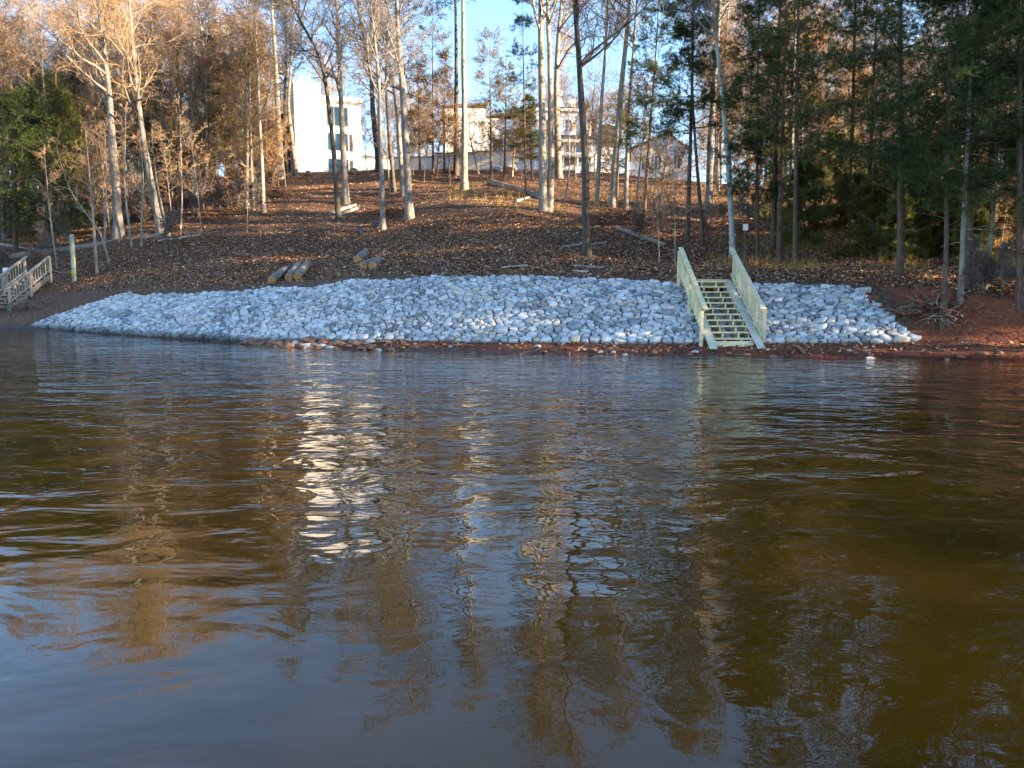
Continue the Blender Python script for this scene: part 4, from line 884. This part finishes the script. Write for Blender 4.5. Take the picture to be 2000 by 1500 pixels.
hero([(1480,505),(1478,300),(1480,100)], 7, 14, 34, 'thin dark trunk with deep green lower boughs right of the whitish one', kind='pine', name='pine_tree', cat='pine', t0=.14, whorl=56, blen=2.0)
# left bank
hero([(232,462),(225,320),(212,140),(190,0)], 18, 16, 140, 'stout light grey trunk with long boughs sweeping left over the left bank', bark='bark_grey', twig='twig_tan', t0=.46, limbs=17, limb_len=5.4, ang=50)
hero([(314,456),(296,360),(272,210),(252,0)], 14, 16, 41, 'grey trunk curving left, right neighbour of the stout light grey one', twig='twig_tan', t0=.4, limb_len=4.6)
hero([(336,400),(326,300),(312,160),(290,40)], 9, 14, 42, 'thin brown trunk forking high up, right of the curving grey trunk', twig='twig_tan', t0=.4, limb_len=3.8, leaf='leaf_rust', n_leaf=600)
hero([(363,385),(354,250),(348,110),(352,0)], 11, 16, 43, 'dark knotty trunk at the right side of the left thicket', bark='bark_dark', twig='twig_tan', t0=.38, limb_len=3.8, leaf='leaf_orange', n_leaf=500)
hero([(400,362),(405,240),(400,110),(384,0)], 10, 17, 44, 'brown trunk at the end of the left thicket, sunlit in its middle', bark='bark_pale', twig='twig_tan', t0=.42, limb_len=4.2, leaf='leaf_orange', n_leaf=700)
hero([(419,348),(416,200),(415,60)], 6, 13, 45, 'thin dark pole with a small tuft of pine green at its top', kind='pine', name='pine_tree', cat='pine', t0=.62, whorl=24, blen=1.1)
hero([(95,485),(92,330),(88,170)], 8, 9.0, 46, 'dark green white pine with flat tiers at the left shore', kind='pine', name='pine_tree', cat='pine', t0=.12, whorl=60, blen=3.9, dens=1.0)
hero([(112,470),(118,300),(121,165)], 8, 9.4, 47, 'pale yellow green pine lit at its top on the left bank', kind='pine', name='pine_tree', cat='pine', needle='needle_light', t0=.45, whorl=34, blen=1.7, nl=.2)
hero([(30,490),(28,330),(34,190)], 9, 9.5, 48, 'dense dark pine at the left edge above the old stairs', kind='pine', name='pine_tree', cat='pine', t0=.10, whorl=60, blen=3.8, dens=1.0)
for k, (pix, wd, lab) in enumerate([([(190,532),(182,430),(173,330),(165,250)], 6, 'straight thin grey sapling closest to the ribboned post'), ([(214,512),(196,450),(170,420),(140,380)], 4, 'crooked thin sapling leaning far left, next to the straight one'), ([(258,482),(250,420),(243,350),(246,250)], 4.5, 'wavy white sapling right of the stout grey trunk'),
        ([(277,482),(276,420),(280,350),(270,260)], 4, 'thin whitish sapling second from the stout grey trunk'), ([(326,464),(318,410),(309,370),(300,300)], 4.5, 'bent white sapling at the foot of the curving grey trunk'), ([(352,460),(356,400),(355,350),(352,250)], 3.5, 'thin upright white sapling at the thicket edge'),
        ([(204,480),(206,420),(208,350),(204,240)], 4.5, 'pale sapling crossing in front of the stout grey trunk'), ([(112,525),(104,470),(100,440)], 3.5, 'short leaning sapling beside the old stair railing')]):
    hero(pix, wd, 5.5 + (k % 3), 60 + k, lab, name='sapling', cat='sapling', bark='bark_pale', twig='twig_tan', t0=.4, limbs=9, limb_len=1.1, fine=.6)
# a leaning dead pole
a, b = ground(143, 478), at(62, 366, ground(143, 478)[1] + .6)
log_thing('leaning_pole', a, b, 4.0 / F * a[1], M['dead_wood'], 'grey dead pole leaning left against the pines behind the ribboned post', None, False, 50, 'dead tree')
# young trees in the gap before the houses
for k, (pix, H, nd, lf, nlf, lab, bl) in enumerate([([(846,340),(845,150)], 13, 'needle_olive', 'leaf_orange', 4200, 'olive and orange leaved young tree between thick grey trunk and dark pole', 3.0), ([(960,352),(957,180)], 10.5, 'needle_olive', 'leaf_orange', 1500, 'olive pine on the crest left of the twin stemmed tree', 2.8),
        ([(985,350),(988,200)], 8.5, 'needle_olive', 'leaf_orange', 900, 'spindly olive pine second left of the twin stemmed tree', 2.1), ([(1027,378),(1024,200),(1021,60)], 12.5, 'needle_dark', None, 0, 'thin tall feathery pine immediately left of the twin stemmed tree', 1.7), ([(1040,352),(1036,280)], 6.0, 'needle_olive', 'leaf_gold', 500, 'short golden green pine at the left foot of the twin stemmed tree', 1.3),
        ([(820,338),(818,230)], 8.5, 'needle_olive', 'leaf_gold', 2600, 'small golden leaved tree hard by the thick grey trunk', 2.2), ([(868,338),(868,230)], 9.5, 'needle_olive', 'leaf_orange', 2200, 'small rusty green tree touching the dark pole trunk', 2.0), ([(1205,392),(1208,300)], 6.5, 'needle_olive', 'leaf_orange', 1200, 'bushy rust and green young pine before the dark wing roof', 1.9),
        ([(500,355),(500,260)], 8.0, 'needle_olive', 'leaf_gold', 500, 'bushy olive pine left of the tall straight pale pine', 2.0), ([(470,362),(468,280)], 7.0, 'needle_dark', 'leaf_orange', 500, 'dark green young pine at the left end of the clearing', 1.9)]):
    hero(pix, 5, H, 80 + k, lab, kind='pine', name='young_pine', cat='young pine', t0=.22, whorl=48, blen=bl, needle=nd, leaf=lf, n_leaf=nlf, dead=.3, dens=.72, blades=9)
for k, (pix, lab) in enumerate([([(1000,345),(1006,270),(1003,200)], 'thin bare stem before the cream part of the garden wall'), ([(935,340),(918,270),(915,180)], 'thin bare leaning stem right of the straight pale trunk'), ([(1104,392),(1113,330),(1112,250)], 'short pale bare sapling right of the twin stemmed tree'), ([(854,335),(858,270),(856,210)], 'thin sunlit stem inside the orange leaved young tree'), ([(1288,430),(1290,380),(1300,330)], 'thin bare stem among the brush under the narrow dark pine'), ([(762,374),(756,300),(748,180)], 'thin bare stem left of the dark curved trunk')]):
    hero(pix, 4, 6.5, 110 + k, lab, name='sapling', cat='sapling', bark='bark_pale', twig='twig_grey', t0=.3, limbs=12, limb_len=1.5, fine=.7)

# ------------------------------------------------------------------ the wood around: copies of a few kinds
def protos():
    up = lambda H, lean=0.0: [(0, 0, 0), (lean * .3, 0, H * .35), (lean * .5, lean * .2, H * .7), (lean, lean * .3, H)]
    P = {}
    P['tan'] = [bare_tree(up(17, .8), .15, 501, 'bark_pale', 'twig_tan', None, 0, .34, 15, 4.4, fine=1.1), bare_tree(up(15, -1.0), .12, 502, 'bark_dark', 'twig_grey', 'leaf_orange', 500, .34, 15, 4.0, fine=1.1), bare_tree(up(16, 1.2), .13, 521, 'bark_grey', 'twig_grey', None, 0, .3, 17, 4.4, fine=1.0), bare_tree(up(18, .3), .17, 503, 'bark_pale', 'twig_tan', 'leaf_rust', 300, .38, 15, 4.6, fine=1.1)]
    P['leafy'] = [bare_tree(up(13, .6), .11, 504, 'bark_grey', 'twig_tan', 'leaf_orange', 3600, .22, 16, 3.4), bare_tree(up(12, -.5), .10, 505, 'bark_dark', 'twig_grey', 'leaf_rust', 3200, .22, 16, 3.2), bare_tree(up(11, .4), .09, 506, 'bark_pale', 'twig_tan', 'leaf_gold', 3000, .2, 16, 3.0)]
    P['pine'] = [pine_tree(up(16, .2), .15, 507, t0=.30, whorl=56, blen=2.9), pine_tree(up(14, -.2), .12, 508, t0=.20, whorl=58, blen=2.7, needle='needle_dark'), pine_tree(up(12, .1), .10, 509, t0=.16, whorl=54, blen=2.3, needle='needle_olive')]
    P['small'] = [pine_tree(up(2.6), .03, 510, t0=.05, whorl=36, blen=1.0, needle='needle_light', dead=0, nl=.13, nw=.018), pine_tree(up(1.9), .025, 511, t0=.04, whorl=32, blen=.85, needle='needle_olive', dead=0, nl=.12, nw=.018)]
    P['sap'] = [bare_tree(up(5, .4), .03, 512, 'bark_pale', 'twig_tan', None, 0, .3, 12, 1.3, fine=.7), bare_tree(up(6, -.5), .035, 513, 'bark_grey', 'twig_tan', 'leaf_rust', 260, .25, 14, 1.5, fine=.7), bare_tree(up(4, .3), .025, 514, 'bark_pale', 'twig_tan', 'leaf_orange', 400, .2, 12, 1.2, fine=.7)]
    P['shrub'] = [bare_tree(up(1.6, .2), .018, 530, 'bark_dark', 'twig_grey', 'leaf_rust', 260, .08, 16, .9, fine=.8, ang=40, leaf_size=.09), bare_tree(up(1.3, -.2), .016, 531, 'bark_dark', 'twig_grey', 'leaf_rust', 420, .06, 16, .85, fine=.8, ang=48, leaf_size=.09), bare_tree(up(2.1, .3), .02, 532, 'bark_grey', 'twig_grey', None, 0, .08, 16, 1.0, fine=.8, ang=36)]
    return P
PR = protos(); SRC = {}
FAM = {'tan': ('bare_tree', 'tree'), 'leafy': ('leafy_tree', 'tree'), 'pine': ('pine_tree', 'pine'), 'small': ('young_pine', 'young pine'), 'sap': ('sapling', 'sapling'), 'shrub': ('shrub', 'shrub')}
def put(fam, v, loc, rz, scale, label, group):
    key = (fam, v % len(PR[fam]))
    if key not in SRC:
        n_, c_ = FAM[fam]; SRC[key] = plant(n_, PR[fam][key[1]], loc, rz, label, c_, group, scale); return SRC[key]
    return copy_tree(SRC[key], loc, rz, scale, label, group)
def wood(fam, n, px_rng, d_rng, seed, label, group, smin=.8, smax=1.15, gap=1.3, clear=()):
    rng = np.random.default_rng(seed); done, tries = [], 0
    while len(done) < n and tries < n * 40:
        tries += 1
        px, y = rng.uniform(*px_rng), math.sqrt(rng.uniform(d_rng[0] ** 2, d_rng[1] ** 2))
        x = (px - 1000) / F * y
        if y - S(x) < 5.5: continue
        if any(c0 < px < c1 and y < cd for c0, c1, cd in clear): continue
        if any((x - a) ** 2 + (y - b) ** 2 < gap ** 2 for a, b in done) or any((x - a) ** 2 + (y - b) ** 2 < .8 for a, b in HERO): continue
        done.append((x, y)); put(fam, len(done) + seed, (x, y, float(terrain(x, y))), rng.uniform(0, 6.28), rng.uniform(smin, smax), label, group)
if True:
    wood('tan', 84, (-160, 535), (53, 100), 1, 'bare tan twigged tree deep in the wood on the left hillside', 'bare trees of the left wood', .8, 1.15, 1.2)
    wood('leafy', 56, (-160, 530), (53, 96), 2, 'tree still holding orange or rust leaves in the left wood', 'autumn leaved trees of the left wood', .7, 1.15, 1.2)
    wood('pine', 20, (-120, 500), (54, 84), 3, 'green pine standing among the bare trees of the left wood', 'pines of the left wood', .6, .9)
    wood('sap', 70, (-60, 530), (46, 70), 4, 'thin brushy sapling in the undergrowth of the left wood', 'saplings of the left wood', .6, 1.2, .6, clear=((-100, 175, 54),))
    wood('shrub', 120, (-80, 545), (42, 66), 14, 'low dark twiggy shrub on the floor of the left wood', 'low shrubs of the left wood', .6, 1.3, .7, clear=((345, 540, 50),))
    wood('shrub', 40, (1230, 2060), (30, 60), 15, 'low dark twiggy shrub on the floor of the right wood', 'low shrubs of the right wood', .5, 1.1, .8)
    wood('tan', 80, (-200, 1260), (97, 140), 5, 'bare tree standing behind the houses on the crest', 'bare trees behind the houses', .85, 1.2, 2, clear=((870, 1040, 200),))
    wood('leafy', 24, (-200, 860), (96, 130), 13, 'autumn leaved tree far behind the tower house', 'autumn trees behind the houses', .75, 1.1, 2)
    wood('pine', 7, (560, 1260), (92, 125), 6, 'pine showing between the houses on the crest', 'pines behind the houses', .5, .75, 2, clear=((640, 1130, 200),))
    wood('tan', 54, (1370, 2060), (60, 110), 7, 'bare tree among the pines of the right hand wood', 'bare trees of the right wood', .9, 1.25)
    wood('leafy', 34, (1380, 2060), (56, 100), 8, 'tree still holding orange or rust leaves in the right wood', 'autumn leaved trees of the right wood', .8, 1.15)
    wood('leafy', 5, (1560, 2000), (38, 50), 16, 'smaller autumn leaved tree close behind the right bank pines', 'small autumn trees of the right bank', .5, .7)
    wood('tan', 8, (1400, 2020), (36, 56), 17, 'slim bare tree close behind the right bank pines', 'slim bare trees of the right bank', .7, .95)
    wood('pine', 7, (1500, 2080), (28, 37), 9, 'dark pine standing in the right hand wood', 'pines of the right wood', .8, 1.1)
    wood('pine', 12, (1400, 2060), (62, 95), 18, 'far green pine at the back of the right hand wood', 'far pines of the right wood', .8, 1.1)
    wood('small', 40, (1480, 2080), (29, 50), 10, 'knee to head high light green pine under the right hand wood', 'seedling pines of the right wood', .7, 1.7, .8)
    wood('sap', 34, (1240, 2050), (31, 60), 11, 'thin brushy sapling under the right hand wood', 'saplings of the right wood', .5, 1.0, .8)
    wood('sap', 16, (690, 1160), (61, 70), 20, 'thin brushy sapling on the crest before the white houses', 'saplings before the white houses', .8, 1.2, 1.0)
    wood('leafy', 7, (800, 1160), (63, 71), 21, 'small autumn leaved tree on the crest before the white houses', 'autumn trees before the white houses', .38, .52, 1.5)
    wood('sap', 14, (440, 590), (60, 69), 19, 'brushy sapling at the crest before the dark wing of the tower house', 'saplings before the dark wing', .6, 1.1, .6)
    rng = np.random.default_rng(33)
    for k in range(16):                            # growth hanging over the raw cut bank
        x = rng.uniform(12.3, 16.5); y = float(S(x)) + rng.uniform(2.5, 3.6); put('shrub', k, (x, y, float(terrain(x, y))), rng.uniform(0, 6.28), rng.uniform(.35, .7), 'small twiggy shrub on the lip of the eroded red bank', 'shrubs along the eroded bank lip')
    # the shore beyond the right edge, whose pines shade the bank
    rng = np.random.default_rng(12); n = 0
    while n < 42:
        x, y = (rng.uniform(16, 42), rng.uniform(-4, 24)) if n < 28 else (rng.uniform(25, 44), rng.uniform(22, 31)); d = (y - S(x)) / math.sqrt(1 + float(Sp(x)) ** 2)
        if d < 2.0 or x / max(y, .1) < .735: continue
        n += 1; put('pine' if n % 4 else 'tan', n, (x, y, float(terrain(x, y))), rng.uniform(0, 6.28), rng.uniform(.95, 1.25), 'tall tree on the shore that curves round at the right', 'trees of the curving right shore')

# ------------------------------------------------------------------ leaf litter, brush, grass
def litter():
    rng = np.random.default_rng(77); n = 260000
    y = np.sqrt(rng.uniform(20 ** 2, 74 ** 2, n)) ; y = np.where(rng.random(n) < .55, rng.uniform(20, 46, n), y); x = rng.uniform(-.72, .74, n) * y
    d = (y - S(x)) / np.sqrt(1 + np.minimum(Sp(x), 2) ** 2); bw, rr = np.interp(x, PX, BW), np.interp(x, PX, RR)
    dens = np.clip((d - bw - rr - .2) / 1.2, 0, 1) * np.clip(.35 + 1.6 * (fbm(x * .35, y * .35, 55, 3) + .35), .05, 1)
    clay = np.exp(-((x - 4.5) / 2.6) ** 2 - ((d - bw - rr - 1.2) / 1.2) ** 2); dens *= 1 - .8 * clay
    onb = (d > .3) & (d < bw) & (x > -8); dens = np.where(onb, .20, dens); dens = np.where((x > 12) & (d > bw) & (d < bw + rr), .25, dens)
    k = rng.random(n) < dens; x, y = x[k], y[k]; z = terrain(x, y)
    pts = np.stack([x, y, z + rng.uniform(.005, .05, len(x))], 1); m = len(pts)
    up = norm(np.stack([rng.normal(0, .6, m), rng.normal(0, .6, m), np.ones(m)], 1)); a = norm(np.cross(up, rng.normal(0, 1, (m, 3)))); b = np.cross(up, a); s = rng.uniform(.06, .15, (m, 1))
    V = np.stack([pts - a * s * .5, pts + b * s * .32, pts + a * s * .5, pts - b * s * .32], 1).reshape(-1, 3)
    tag(obj('leaf_litter', mesh('leaf_litter', V, np.arange(m * 4).reshape(-1, 4), None, [M['litter']])), 'carpet of fallen brown leaves covering the hillside', 'leaves', kind='stuff')
litter()
def fallen_twigs():
    rng = np.random.default_rng(81); n = 2600; y = rng.uniform(21, 62, n); x = rng.uniform(-.70, .72, n) * y
    d = (y - S(x)) / np.sqrt(1 + np.minimum(Sp(x), 2) ** 2); bw, rr = np.interp(x, PX, BW), np.interp(x, PX, RR)
    k = (d > bw + rr + .4) | ((d > .1) & (d < bw) & (x > -8)) | ((x > 11.5) & (d > .2)) | ((x < -22.5) & (d > .2)); x, y = x[k], y[k]; m = len(x)
    P0 = np.stack([x, y, terrain(x, y) + .02], 1); a = rng.uniform(0, 6.28, m); L = rng.uniform(.15, .9, m) ** 1.3; A = np.zeros((m, 4, 3))
    for j in range(4):
        q = P0[:, :2] + np.stack([np.cos(a), np.sin(a)], 1) * (L * j / 3)[:, None] + rng.normal(0, .03, (m, 2)); A[:, j, :2] = q; A[:, j, 2] = terrain(q[:, 0], q[:, 1]) + .02 + rng.uniform(0, .03, m)
    V, Q = tubes(A, rng.uniform(.005, .016, (m, 1)) * np.array([1, .9, .75, .5])[None], 4)
    tag(obj('fallen_twigs', mesh('fallen_twigs', V, Q, None, [M['dead_wood']])), 'scatter of thin fallen twigs over the leaves and shore', 'twigs', kind='stuff')
fallen_twigs()
def dry_grass():
    rng = np.random.default_rng(78); n = 3600
    y = rng.uniform(27, 60, n); px = np.where(rng.random(n) < .65, rng.uniform(1380, 2040, n), rng.uniform(880, 1300, n)); x = (px - 1000) / F * y
    d = y - S(x); k = (d > 6.0) & (vnoise(x * .5 + 9, y * .5, 5) > .45) & ((px > 1380) | (y > 46)); x, y = x[k], y[k]; z = terrain(x, y); m = len(x); bl = 9
    c = np.repeat(np.stack([x, y, z], 1), bl, 0) + rng.normal(0, .10, (m * bl, 3)) * np.array([1, 1, .1]); dr = norm(rng.normal(0, .4, (m * bl, 3)) + np.array([0, 0, 1])); s = norm(np.cross(dr, rng.normal(0, 1, dr.shape))); L = rng.uniform(.2, .65, (m * bl, 1))
    V = np.stack([c - s * .008, c + s * .008, c + dr * L], 1).reshape(-1, 3)
    tag(obj('dry_grass', mesh('dry_grass', V, None, np.arange(m * bl * 3).reshape(-1, 3), [M['dry_grass']])), 'dry golden grass tufts growing under the right hand trees', 'grass', kind='stuff')
dry_grass()
def brush_pile(px, py, w_, h_, n, seed, label, mat='bark_dark', leafn=300):
    rng = np.random.default_rng(seed); p = ground(px, py)
    A = np.zeros((n, 5, 3)); st = rng.normal(0, 1, (n, 3)) * np.array([w_ * .5, w_ * .3, 0]); st[:, 2] = rng.uniform(0, h_, n) * np.exp(-(st[:, 0] / w_) ** 2 * 2); d = norm(rng.normal(0, 1, (n, 3)) * np.array([1, .7, .35])); A[:, 0] = st
    for j in range(1, 5): d = norm(d + rng.normal(0, .25, d.shape) + np.array([0, 0, -.05])); A[:, j] = A[:, j-1] + d * w_ * .13
    A[:, :, 2] = np.maximum(A[:, :, 2], -.05); r = rng.uniform(.005, .018, (n, 1)) * np.linspace(1, .4, 5)[None]
    parts = [tubes(A, r, 4) + (None, 0)]; v, q = leaf_cards(A.reshape(-1, 3)[rng.integers(0, n * 5, leafn)], .12, rng, 1, .05); parts.append((v, q, None, 1))
    V, Q, T, mi = join(parts); o = obj('brush_pile', mesh('brush_pile', V, Q, T, [M[mat], M['leaf_rust']], mi), loc=p); return tag(o, label, 'brush pile')
brush_pile(1195, 440, 2.6, .75, 420, 1, 'dark heap of cut brush on the slope behind the dark bluish trunk', leafn=700)
brush_pile(765, 420, 1.9, .4, 200, 2, 'low heap of rusty brush between the slim and the thick grey trunks', leafn=500)
brush_pile(1822, 612, 1.0, .4, 220, 3, 'tangle of dry leafy twigs on the eroded bank left of the exposed roots', 'dead_wood', 500)
brush_pile(530, 385, 2.2, .6, 260, 4, 'brown brush heap at the left edge of the clearing', leafn=500)
brush_pile(60, 600, 1.2, .25, 120, 5, 'flat litter of dark twigs beside the old stairs', 'dead_wood', 160)
def roots():
    p = ground(1836, 635); rng = np.random.default_rng(3); n = 20
    A = np.zeros((n, 7, 3)); ph = rng.uniform(2.2, 6.6, n); d = norm(np.stack([np.cos(ph), np.sin(ph) * .8 - .3, rng.uniform(-.5, .25, n)], 1)); A[:, 0] = rng.normal(0, .08, (n, 3)) + np.array([0, -.05, .25])
    for j in range(1, 7): d = norm(d + rng.normal(0, .28, d.shape) + np.array([0, 0, -.12])); A[:, j] = A[:, j-1] + d * .10
    V, Q = tubes(A, rng.uniform(.006, .022, (n, 1)) * np.linspace(1, .3, 7)[None], 5); tag(obj('exposed_roots', mesh('exposed_roots', V, Q, None, [M['dead_wood']], None, True), loc=p), 'tangled bare roots hanging from the eroded red bank', 'roots')
roots()
